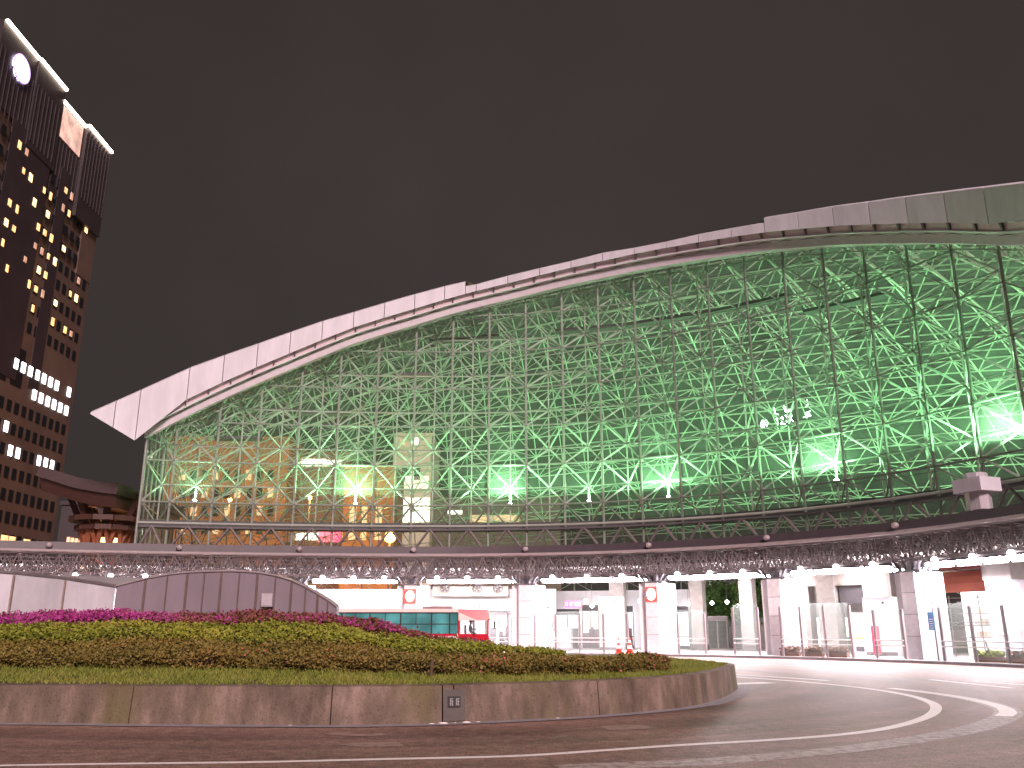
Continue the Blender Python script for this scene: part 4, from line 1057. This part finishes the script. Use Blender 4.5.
# cab
m = MB(); m.hexa([(bx1-1.95,by-.004,2.25),(bx1,by+.12,2.25),(bx1,by+W-.12,2.25),(bx1-1.95,by+W,2.25),(bx1-1.95,by+.2,bh-.02),(bx1-.12,by+.3,bh-.06),(bx1-.12,by+W-.3,bh-.06),(bx1-1.95,by+W-.2,bh-.02)]); m.build('cab_top', M['red'], bus)
m = MB(); m.add([(bx1-1.94,by-.012,2.25),(bx1-.75,by-.012,2.25),(bx1-1.94,by+.06,2.74)], [(0,1,2)]); m.build('cream_flash', M['pinkw'], bus)
m = MB(); lb(m, bx1-1.95, bx1-.06, by, by+.04, .35, 1.42); lb(m, bx1-.1, bx1, by+.1, by+W-.1, .35, 1.2); lb(m, bx1-1.95, bx1-1.85, by, by+.06, 1.42, 2.25); lb(m, bx1-.12, bx1-.02, by+.08, by+.18, 1.2, 2.25); m.build('cab_side', M['red'], bus)
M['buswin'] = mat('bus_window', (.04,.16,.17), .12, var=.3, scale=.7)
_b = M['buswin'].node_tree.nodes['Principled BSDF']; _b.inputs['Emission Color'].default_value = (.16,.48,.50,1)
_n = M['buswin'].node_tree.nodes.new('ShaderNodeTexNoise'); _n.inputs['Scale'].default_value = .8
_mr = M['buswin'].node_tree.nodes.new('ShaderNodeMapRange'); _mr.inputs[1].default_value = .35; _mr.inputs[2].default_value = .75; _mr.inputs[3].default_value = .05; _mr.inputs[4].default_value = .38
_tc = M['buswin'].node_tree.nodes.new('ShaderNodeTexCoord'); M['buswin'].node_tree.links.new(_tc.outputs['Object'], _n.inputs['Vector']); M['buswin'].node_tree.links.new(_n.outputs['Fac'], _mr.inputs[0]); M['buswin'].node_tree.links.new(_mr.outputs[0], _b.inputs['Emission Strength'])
xs = [bx0+.12, bx0+1.25, bx0+3.05, bx0+5.0, bx0+6.95, bx0+8.1, bx1-1.97]
for a, b in zip(xs[:-1], xs[1:]):
    wv = lb(MB(), a+.04, b-.04, by+.03, by+.06, 1.45, 2.72).build('window', M['buswin'], bus)
    fm_ = MB(); lb(fm_, a-.03, a+.05, by-.006, by+.05, 1.42, 2.74); lb(fm_, a, b, by-.004, by+.05, 2.0, 2.05); lb(fm_, a, b, by-.004, by+.05, 2.67, 2.75)
    if b-a > 1.5: lb(fm_, (a+b)/2-.02, (a+b)/2+.02, by-.003, by+.05, 2.05, 2.67)
    f_ = fm_.build('frame', M['black'], None); f_.parent = wv; f_.location = -Vector(bus.location)
lb(MB(), bx0+.3, bx1-2, by-.006, by, 1.30, 1.42).build('stripe', M['red'], bus)
lb(MB(), bx1-1.8, bx1-.15, by+.05, by+.07, 1.3, 2.22).build('driver_window', M['gls'], bus)
lb(MB(), bx1-1.0, bx1-.92, by+.0, by+.05, 1.3, 2.25).build('window_post', M['black'], bus)
m = MB(); m.add([(bx1-.01,by+.18,1.2),(bx1-.01,by+W-.18,1.2),(bx1-.03,by+W-.18,2.25),(bx1-.03,by+.18,2.25)], [(0,1,2,3)]); m.build('windscreen', M['gls'], bus)
lb(MB(), bx1+.0, bx1+.07, by+.35, by+W-.35, 2.3, 2.72).build('destination_sign', emis('destination', (1,.55,.08), .8), bus)
m = MB(); m.tube((bx1-.05,by+.02,2.3),(bx1+.35,by-.2,2.25),.025,6); m.tube((bx1+.35,by-.2,2.25),(bx1+.36,by-.2,1.9),.02,6); m.box((bx1+.36,by-.2,1.95),(.12,.22,.42)); m.build('mirror', M['black'], bus)
lb(MB(), bx1-4.3, bx1-2.4, by+.5, by+W-.5, bh, bh+.17).build('roof_unit', mat('roof_unit', (.30,.2,.2), .6), bus)
def wheel(x, y):
    m = MB(); n = 20; vs = []
    for yy, rr in ((0,.46),(0,.48),(.26,.48),(.26,.44)):
        for k in range(n): t = 2*math.pi*k/n; vs.append((x+rr*math.cos(t), y+yy, .48+rr*math.sin(t)))
    fs = [(j*n+k, j*n+(k+1) % n, (j+1)*n+(k+1) % n, (j+1)*n+k) for j in range(3) for k in range(n)]+[tuple(range(n)), tuple(range(3*n,4*n))]
    m.add(vs, fs); wo = m.build('wheel', M['black'], bus)
    m = MB(); m.add([(x+.28*math.cos(t), y-.012, .48+.28*math.sin(t)) for t in np.linspace(0, 2*math.pi, 16, endpoint=False)], [tuple(range(16))]); h_ = m.build('rim', M['steelg'], None); h_.parent = wo; h_.location = -Vector(bus.location)
for x in (bx0+2.6, bx1-2.9):
    for y in (by-.02, by+W-.24): wheel(x, y)
lb(MB(), bx1-1.9, bx1-.2, by+.3, by+W-.3, .9, 1.0).build('cab_floor', M['black'], bus)
# driver: one skinned figure
def person(name, loc, joints, edges, radii, rzv, label, shirt):
    me = bpy.data.meshes.new('person'); me.from_pydata(joints, edges, []); o = bpy.data.objects.new(name, me); COL.objects.link(o)
    o.location = loc; o.rotation_euler = (0,0,rzv)
    sk = o.modifiers.new('skin', 'SKIN')
    for i, r in enumerate(radii): me.skin_vertices[0].data[i].radius = (r, r)
    me.skin_vertices[0].data[0].use_root = True
    sb = o.modifiers.new('sub', 'SUBSURF'); sb.levels = 2; sb.render_levels = 2
    me.materials.append(shirt); T(o, label, 'person'); return o
# seated, facing +x
J = [(0,0,0),(.0,0,.22),(.02,0,.45),(.05,0,.58),(.08,0,.68),(.09,0,.80),(.03,.19,.50),(.16,.26,.28),(.42,.18,.30),(.03,-.19,.50),(.16,-.26,.28),(.42,-.18,.30),(.40,.12,.02),(.45,.12,-.42),(.58,.12,-.46),(.40,-.12,.02),(.45,-.12,-.42),(.58,-.12,-.46)]
E = [(0,1),(1,2),(2,3),(3,4),(4,5),(2,6),(6,7),(7,8),(2,9),(9,10),(10,11),(0,12),(12,13),(13,14),(0,15),(15,16),(16,17)]
Rr = [.15,.14,.16,.06,.09,.09,.07,.05,.035,.07,.05,.035,.08,.055,.04,.08,.055,.04]
drv = person('person', (bx1-1.25, by+.75, 1.42), J, E, Rr, 0, 'bus driver in a dark uniform sitting behind the cab side window', M['cloth'])
fh = MB(); fh.ball((.10,0,.755),.112,14,10,(.95,.82,1.15)); fh.ball((.205,0,.745),.022,6,5); 
hd = fh.build('head', M['skin'], drv, True, smooth=True)
hh = MB(); hh.ball((.075,0,.80),.118,14,10,(1,.9,.95)); hh.build('hair', M['hair'], drv, True, smooth=True)
eyes = MB(); [eyes.ball((.2,sg*.04,.775),.012,6,4) for sg in (-1,1)]; eyes.box((.203,0,.70),(.012,.05,.01)); eyes.build('eyes_and_mouth', M['hair'], drv, True)
m = MB(); m.box((-.12,0,-.12),(.5,.48,.1)); 
ds = empty('driver_seat', (bx1-1.25, by+.75, 1.0)); ds.parent = bus; ds.location = Vector((bx1-1.25, by+.75, 1.0))-Vector(bus.location)
MB().box((0,0,.2),(.5,.48,.14)).build('cushion', M['cloth'], ds, True); MB().box((-.28,0,.55),(.1,.46,.8)).build('backrest', M['cloth'], ds, True)

# ------------------------------------------------------------------ tower
TX = -75.5
tw = empty('hotel_tower', (TX-12,125,0), label='tall dark brown hotel tower with scattered lit windows at far left', cat='tower')
M['twr'] = mat('tower_brick', (.10,.064,.053), .7, var=.2, scale=.15)
M['twrd'] = mat('tower_dark', (.035,.024,.030), .5, var=.2, scale=.2)
def tb(m, x0, x1, y0, y1, z0, z1): return lb(m, x0, x1, y0, y1, z0, z1)
def zat(px, py, X=TX): return xp(px, py, X)
k0 = zat(5,28); k1 = zat(40,53); k2 = zat(65,87); k3 = zat(85,127); k4 = zat(108,152); k5 = zat(62,545)
print('tower', [tuple(round(v,1) for v in k) for k in (k0,k1,k2,k3,k4,k5)])
YE = k4.y; H1 = (k0.z+k1.z)/2; H2 = (k3.z+k4.z)/2
tb(MB(), TX-24, TX, 84, YE, 0, 61).build('shaft', M['twr'], tw)
m = MB(); tb(m, TX-23.5, TX-.8, 84.5, 104, 61, 78); tb(m, TX-23, TX-.6, 104, 112, 61, 76); m.build('upper_shaft', M['twr'], tw)
m = MB(); tb(m, TX-22, TX-.3, 112, YE-5, 61, H2-11); tb(m, TX-22, TX+.1, YE-5, YE, 61, H2-11.02); m.build('upper_shaft', M['twr'], tw)
m = MB(); tb(m, TX-22, TX, k0.y-.4, k1.y, 76, H1); tb(m, TX-22, TX-.2, 98, k0.y-.4, 76, H1-7); tb(m, TX-21, TX+.25, k1.y, k2.y, 74, H1-.02); tb(m, TX-21, TX-.05, k2.y-.05, k3.y, 70, H2-.3); tb(m, TX-20, TX+.6, k3.y, YE-.05, 70, H2); m.build('crown', M['twrd'], tw)
m = MB()
for y in np.arange(k0.y, YE-.3, 1.1): m.box((TX+.05 if y < k1.y else TX+.3 if y < k2.y else TX+.02 if y < k3.y else TX+.65, y, 80 if y < k2.y else H2-7), (.12,.16,10 if y < k2.y else 13))
m.build('crown_fin', M['twrd'], tw)
LL = emis('roof_line_light', (1,.80,.64), 7.)
m = MB(); m.tube((TX+.15,k0.y,H1+.1),(TX+.15,k1.y,H1+.1),.28,6); m.tube((TX+.4,k1.y,H1+.1),(TX+.4,k2.y,H1+.1),.28,6); m.build('roof_light', LL, tw)
m = MB(); m.tube((TX+.15,k2.y,H2-.1),(TX+.15,k3.y,H2-.1),.28,6); m.tube((TX+.15,k3.y,H2),(TX+.8,k3.y,H2+.1),.25,6); m.tube((TX+.8,k3.y,H2+.1),(TX+.8,YE,H2+.1),.28,6); m.build('roof_light', LL, tw)
# lit panel below second roof light
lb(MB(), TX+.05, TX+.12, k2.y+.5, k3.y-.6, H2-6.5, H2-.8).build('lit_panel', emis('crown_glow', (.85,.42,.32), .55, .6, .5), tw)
pd = zat(20,69); m = MB(); vs = [(TX+.35, pd.y+2.0*math.cos(t), pd.z+2.0*math.sin(t)) for t in np.linspace(0, 2*math.pi, 28, endpoint=False)]
m.add(vs+[(TX-.1,b,c) for a,b,c in vs], [tuple(range(28))]+[(k,(k+1)%28,28+(k+1)%28,28+k) for k in range(28)]); m.build('round_sign', emis('moon_sign', (.85,.80,1.), 4.), tw)
m = MB(); m.path([(TX+.3, pd.y+2.15*math.cos(t), pd.z+2.15*math.sin(t)) for t in np.linspace(0, 2*math.pi, 29)], .12, 5); m.build('sign_glow', emis('violet_glow', (.35,.15,.6), 1.), tw)  # violet glow round the disc drawn as a thin lit ring
# dark vertical glass bays
for ya, yb in ((116,127),(130.5,133.5)):
    lb(MB(), TX-.1, TX+.12, ya, yb, 38, H2-11).build('dark_bay', M['twrd'], tw)
# window grid
FH = 3.25; WP = 2.05
m = MB(); m2 = MB()
for f in range(2, 23):
    z = 1.5+FH*f
    if 37 < z < 44: continue
    for c in range(0, 30):
        y = 85.5+WP*c
        if y > YE-1: break
        m.box((TX+.02, y, z),(.12,1.15,1.7)); m2.box((TX+.14, y, z-.95),(.35,1.4,.16))
T(m.build('dark_window', mat('dark_pane', (.012,.012,.016), .15, var=.3), tw), kind='stuff'); 
for y in (113.2,117.4,121.6,125.8): lb(MB(), TX-.2, TX+.06, y, y+3., 37.2, 43.2).build('tall_window', mat('tall_pane', (.015,.013,.015), .2), tw)
wm = [emis('warm_window_a', (1,.48,.13), 1.1, .6, .9), emis('warm_window_b', (1,.62,.25), 1.9, .6, .9), emis('dim_window', (.9,.33,.13), .35, .5, 1.)]
cool = emis('office_window', (1,.97,1.), 2.6, .3, 1.)
used = set()
def win(px, py, mt, w=.85, h=1.25):
    p = zat(px, py, TX+.1); f = round((p.z-1.5)/FH); c = round((p.y-85.5)/WP)
    if (f, c) in used: return
    used.add((f, c)); MB().box((TX+.12, 85.5+WP*c, 1.5+FH*f),(.14,w,h)).build('lit_window', mt, tw)
warm = [(21,178),(26,180),(8,205),(13,207),(17,208),(4,228),(9,232),(15,236),(2,244),(30,125),(22,150),(27,153),(42,184),(31,203),(36,223),(33,236),(51,203),(48,216),(45,228),(64,216),(68,222),(64,246),(52,249),(44,254),(49,261),(55,266),(47,273),(23,257),(24,290),(40,280),(37,292),(44,298),(36,305),(52,305),(51,317),(77,281),(71,288),(75,304),(65,324),(71,328),(88,211),(85,233),(65,195),(70,198),(10,262),(50,328)]
for i, (x, y) in enumerate(warm): win(x, y, wm[2] if i % 4 == 3 else wm[(i*i) % 2], .6+.3*((i*7) % 4)/3, .95+.35*((i*5) % 3)/2)
for i in range(8): win(22+i*6.4, 357+i*4.1, cool, 1.0, 1.6)
for i in range(9): win(14+i*6.4, 370+i*4.1, cool, 1.0, 1.6)
for x, y in ((32,399),(39,402),(2,436),(8,439),(14,442),(20,445),(38,453),(44,456),(50,459)): win(x, y, cool, 1.0, 1.6)
for x, y in ((3,540),(14,543),(24,545)): win(x, y, wm[0], 1.6, 1.2)

# ------------------------------------------------------------------ timber gate, low building
GY = 73.
def gx(px, py=500): return dp(px, py, GY)
gt = empty('timber_gate', (gx(112).x, GY, 0), label='red timber gate with a curved roof on twisted drum pillars left of the dome', cat='gate')
rp = [(62,473),(78,478),(97,484),(114,487.5),(128,489.5),(138,490.5)]
pr = [dp(x, y, GY) for x, y in rp]
pr = smooth(pr, 4)
m = MB()
for a, b in zip(pr[:-1], pr[1:]):
    m.hexa([(a.x,GY-4,a.z-.9),(b.x,GY-4,b.z-.9),(b.x,GY+11,b.z-.9),(a.x,GY+11,a.z-.9),(a.x,GY-3.6,a.z),(b.x,GY-3.6,b.z),(b.x,GY+10.6,b.z),(a.x,GY+10.6,a.z)])
m.build('roof', M['tiled'], gt)
m = MB()
for a, b in zip(pr[1:-2], pr[2:-1]):
    m.hexa([(a.x,GY-3.3,a.z-1.9),(b.x,GY-3.3,b.z-1.9),(b.x,GY+10,b.z-1.9),(a.x,GY+10,a.z-1.9),(a.x,GY-3.8,a.z-.92),(b.x,GY-3.8,b.z-.92),(b.x,GY+10.4,b.z-.92),(a.x,GY+10.4,a.z-.92)])
m.build('roof_frame', M['wood'], gt)
m = MB(); l1 = dp(40,473,GY-3.9); l2 = dp(84,505,GY-2)
for o in (0,.5,1.0,1.5):
    m.tube((l1.x+o*2.2,GY-3.9+o,l1.z-.2-o*.6),(l2.x+o*.3,GY-2+o,l2.z+o*.25),.07,5); m.tube((l1.x+o*2.6+1,GY+o,l1.z-.7-o*.7),(l2.x,GY-2.2+o,l2.z),.06,5)
m.build('stay_cable', mat('pink_cable', (.75,.45,.45), .4), gt)
for c in (gx(112), gx(112)+Vector((-2.4,7.2,0))):
    zt0 = 10.9; m = MB(); mo = MB()
    for k in range(12):
        t = 2*math.pi*k/12; t2 = t+1.7
        for sgn in (1,-1):
            m.tube((c.x+2.1*math.cos(t),c.y+2.1*math.sin(t),.1),(c.x+2.1*math.cos(t+sgn*1.75),c.y+2.1*math.sin(t+sgn*1.75),9.6),.2,4)
    for zz, r in ((9.7,2.4),(6.4,1.9),(10.4,2.9)):
        mo = MB()
        for k in range(12):
            t = 2*math.pi*k/12; t2 = 2*math.pi*(k+1)/12; mo.tube((c.x+r*math.cos(t),c.y+r*math.sin(t),zz),(c.x+r*math.cos(t2),c.y+r*math.sin(t2),zz),.28,4)
        mo.build('ring_beam', M['wood'], gt)
    m.build('drum_pillar', M['woodo'], gt)
    m = MB()
    for k in range(8):
        t = 2*math.pi*k/8+.3; m.tube((c.x+1.9*math.cos(t),c.y+1.9*math.sin(t),9.6),(c.x+3.3*math.cos(t),c.y+3.0*math.sin(t),12.4),.3,4)
    m.build('bracket_arm', M['wood'], gt)
    MB().lathe((c.x,c.y,8.7),[(1.0,0),(1.0,.25)],12).build('soffit_lamp', emis('gate_lamp', (1,.5,.2), 3.), gt)
# warm lamp under gate
l = bpy.data.lights.new('gate_light', 'POINT'); l.energy = 420; l.color = (1,.42,.2); l.shadow_soft_size = .4
lo = bpy.data.objects.new('gate_light', l); COL.objects.link(lo); lo.parent = gt; lo.location = Vector((gx(112).x, GY-3.2, 6.2))-Vector(gt.location)
def block(name, px0, px1, ytop, Y, dep, mt, label, cat, wins=None, wmat=None):
    a = dp(px0, ytop, Y); b = dp(px1, ytop, Y); r = empty(name, ((a.x+b.x)/2, Y, 0), label=label, cat=cat)
    lb(MB(), a.x, b.x, Y, Y+dep, 0, a.z).build('wall', mt, r); lb(MB(), a.x-.2, b.x+.2, Y-.2, Y+dep, a.z, a.z+.5).build('parapet', mt, r)
    for (x0, y0, x1, y1, mt2, nm) in (wins or []):
        p = dp(x0, y0, Y-.1); q = dp(x1, y1, Y-.1); lb(MB(), p.x, q.x, Y-.12, Y-.003, q.z, p.z).build(nm, mt2, r)
    return r
wo = emis('amber_window', (1,.42,.12), .8, .6, .6); ww = emis('bright_window', (1,.9,.75), 4., .3, .6); wr = emis('red_neon', (1,.03,.12), 3.2, .3, .5)
wins = [(67+k*4, 537+k*.8, 69+k*4, 544, wo, 'window') for k in range(7)]+[(75,515,87,522,emis('sign_amber',(1,.65,.3),3.5),'lit_sign')]
block('low_building', 62, 132, 505, 108, 14, mat('dark_clad', (.045,.035,.04), .6, stretch=(.2,.2,6)), 'dark low building with amber windows behind the timber gate', 'building', wins)
# buildings seen through the dome
M['ochre'] = mat('lamp_lit_stone', (.32,.13,.04), .7, var=.4, scale=.25)  # orange of the street lighting put into the stone colour
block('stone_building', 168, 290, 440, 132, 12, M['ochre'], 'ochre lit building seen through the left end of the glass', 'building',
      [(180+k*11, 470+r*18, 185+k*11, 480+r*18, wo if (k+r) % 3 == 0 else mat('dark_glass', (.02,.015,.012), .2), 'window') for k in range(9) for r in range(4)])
block('neon_building', 262, 350, 455, 140, 12, mat('dim_brown', (.20,.10,.06), .7), 'brown building with red neon signs seen through the glass', 'building',
      [(268,533,288,543,wr,'neon_sign'),(290,533,318,540,ww,'lit_sign'),(318,532,346,542,wr,'neon_sign'),(302,459,326,466,ww,'lit_sign'),(326,460,341,466,ww,'lit_sign')])
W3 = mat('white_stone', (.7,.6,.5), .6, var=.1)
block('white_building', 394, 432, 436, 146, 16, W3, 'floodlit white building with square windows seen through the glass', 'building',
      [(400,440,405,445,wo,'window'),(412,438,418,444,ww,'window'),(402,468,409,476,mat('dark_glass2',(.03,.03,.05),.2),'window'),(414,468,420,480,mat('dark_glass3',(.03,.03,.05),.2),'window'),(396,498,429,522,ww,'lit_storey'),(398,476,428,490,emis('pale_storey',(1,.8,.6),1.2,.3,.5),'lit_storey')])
block('low_shops', 432, 560, 500, 150, 12, mat('dim_shops', (.12,.10,.08), .7), 'dim low shops seen through the middle of the glass', 'building', [(449,469,468,474,ww,'lit_sign'),(440,472,447,476,ww,'lit_sign')] and [(470,515,520,522,wo,'window'),(448,510,462,514,ww,'lit_sign')])
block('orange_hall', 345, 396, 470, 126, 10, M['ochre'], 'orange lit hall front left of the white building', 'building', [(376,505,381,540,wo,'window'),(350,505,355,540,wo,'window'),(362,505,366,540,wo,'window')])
# orange street lamp behind the glass
p = dp(390, 537, 112); ol_ = empty('street_lamp', (p.x,p.y,0), label='glaring orange street lamp seen through the glass beside the white building', cat='street lamp')
MB().tube((p.x,p.y,0),(p.x,p.y,p.z-.4),.12,8).build('pole', M['steeld'], ol_); MB().ball(p,.75,14,10).build('lamp_globe', emis('sodium', (1,.42,.08), 14.), ol_)
l = bpy.data.lights.new('sodium_light', 'POINT'); l.energy = 5000; l.color = (1,.45,.13); l.shadow_soft_size = .8
lo = bpy.data.objects.new('sodium_light', l); COL.objects.link(lo); lo.parent = ol_; lo.location = (0,-1.5,p.z)
for i, (x, y, Y) in enumerate(((230,500,116),(310,498,118))):
    p = dp(x, y, Y); o2 = empty('street_lamp', (p.x,p.y,0), label='orange street lamp standing before the ochre building, '+['left one','right one near the neon signs'][i], cat='street lamp')
    MB().tube((p.x,p.y,0),(p.x,p.y,p.z-.3),.12,8).build('pole', M['steeld'], o2); MB().ball(p,.3,12,8).build('lamp_globe', emis('sodium_small', (1,.5,.15), 5.), o2)
    l = bpy.data.lights.new('sodium_light', 'POINT'); l.energy = 4500; l.color = (1,.42,.12); l.shadow_soft_size = .8
    lo = bpy.data.objects.new('sodium_light', l); COL.objects.link(lo); lo.parent = o2; lo.location = (0,-1.2,p.z)
# trees in the court behind the arcade
def tree(px, o, h, label):
    s = hit(px, 610, o)[0]; c = P(s, o, .15); r = empty('tree', c, label=label, cat='tree')
    m = MB(); m.tube(c, c+Vector((.1,0,h*.5)), .13, 7, .08)
    for k in range(7):
        t = random.random()*6.28; m.tube(c+Vector((.1,0,h*.42+.1*k)), c+Vector((1.1*math.cos(t),1.1*math.sin(t),h*.6+.2*k)), .05, 5, .02)
    m.build('trunk', mat('bark', (.09,.07,.05), .9), r)
    n = 5200; cen = [np.array([random.uniform(-1.2,1.2),random.uniform(-1.2,1.2),h*random.uniform(.5,.95)]) for _ in range(16)]
    pos = np.array([cen[rng.integers(16)]+rng.normal(0,.36,3) for _ in range(n)])+np.array(c)
    a = rng.normal(size=(n,3))*.08; b = rng.normal(size=(n,3))*.055
    quads_mesh('crown', np.stack([pos-a,pos+b,pos+a,pos-b],1), M['leaf_t'], r)
M['leaf_t'] = leafmat('tree_leaves', [(.03,.07,.015),(.07,.14,.03),(.12,.20,.05)], 6)
tree(752, 15, 5.6, 'leafy green tree left of the third lit column, under the canopy roof'); tree(722, 19.5, 5.4, 'darker tree above the entrance doors')

# ------------------------------------------------------------------ light
W_ = bpy.data.worlds.new('World'); S.world = W_; W_.use_nodes = True; nt = W_.node_tree; N = nt.nodes; L = nt.links
bg = N['Background']; sky = N.new('ShaderNodeTexSky'); sky.sky_type = 'NISHITA'; sky.sun_disc = False
SUN_EL, SUN_AZ = math.radians(33), math.radians(200)
sky.sun_elevation = SUN_EL; sky.sun_rotation = SUN_AZ
tc = N.new('ShaderNodeTexCoord'); no = N.new('ShaderNodeTexNoise'); no.inputs['Scale'].default_value = 1.6; no.inputs['Detail'].default_value = 5
L.new(tc.outputs['Generated'], no.inputs['Vector'])
rp_ = N.new('ShaderNodeValToRGB'); rp_.color_ramp.elements[0].position = .3; rp_.color_ramp.elements[0].color = (.030,.0235,.022,1); rp_.color_ramp.elements[1].position = .75; rp_.color_ramp.elements[1].color = (.049,.038,.0365,1)
L.new(no.outputs['Fac'], rp_.inputs[0])
ad = N.new('ShaderNodeMix'); ad.data_type = 'RGBA'; ad.blend_type = 'ADD'; ad.inputs[0].default_value = .0004
L.new(rp_.outputs[0], ad.inputs[6]); L.new(sky.outputs[0], ad.inputs[7]); L.new(ad.outputs[2], bg.inputs[0]); bg.inputs[1].default_value = .68
sl = bpy.data.lights.new('Sun', 'SUN'); sl.energy = 3.0; sl.angle = math.radians(14); sl.color = (1,.755,.735)  # night scene: added fill standing in for street lamps behind the viewer
so_ = bpy.data.objects.new('Sun', sl); COL.objects.link(so_)
dv = Vector((math.sin(math.radians(18))*math.cos(SUN_EL), -math.cos(math.radians(18))*math.cos(SUN_EL), math.sin(SUN_EL)))
so_.rotation_euler = dv.to_track_quat('Z', 'Y').to_euler(); so_.location = (10,-20,30)

# fittings that sit on a part become its sub-parts
SUB = {'lens': ('housing',), 'bracket': ('housing',), 'sign_glow': ('round_sign',), 'joint_line': ('shaft',), 'door': ('casing',), 'conduit': ('casing',), 'lit_disc': ('plate',),
       'lettering': ('name_plate', 'board', 'panel'), 'cream_flash': ('cab_top',), 'mirror': ('cab_side',), 'reflective_band': ('body',), 'button_row': ('body',), 'lit_window': ('body',), 'tray': ('body',), 'loudspeaker': ('body',), 'header': ('lit_interior',), 'foot': ('pole',), 'blade': ('ring',), 'roof_unit': ('body',), 'lit_panel': ('shaft', 'crown')}
for root in [o for o in bpy.data.objects if o.parent is None and o.type == 'EMPTY']:
    ch = [c for c in bpy.data.objects if c.parent == root]
    for c in ch:
        for pn in SUB.get(c.name.split('.')[0], ()):
            q = [k for k in ch if k.name.split('.')[0] == pn and k != c]
            if q and not (c.name.startswith('lit_window') and 'tower' in root.name): c.parent = q[0]; break
cam = bpy.data.cameras.new('Camera'); co = bpy.data.objects.new('Camera', cam); COL.objects.link(co)
co.location = (0,0,EYE); co.rotation_euler = (math.pi/2+PITCH, 0, 0); cam.sensor_width = 36; cam.lens = 36*F/1024; cam.clip_end = 3000; cam.clip_start = .1
S.camera = co
S.view_settings.view_transform = 'Standard'; S.view_settings.look = 'None'; S.view_settings.exposure = .65; S.view_settings.gamma = 1
S.cycles.transparent_max_bounces = 16; S.cycles.max_bounces = 6; S.cycles.sample_clamp_indirect = 4
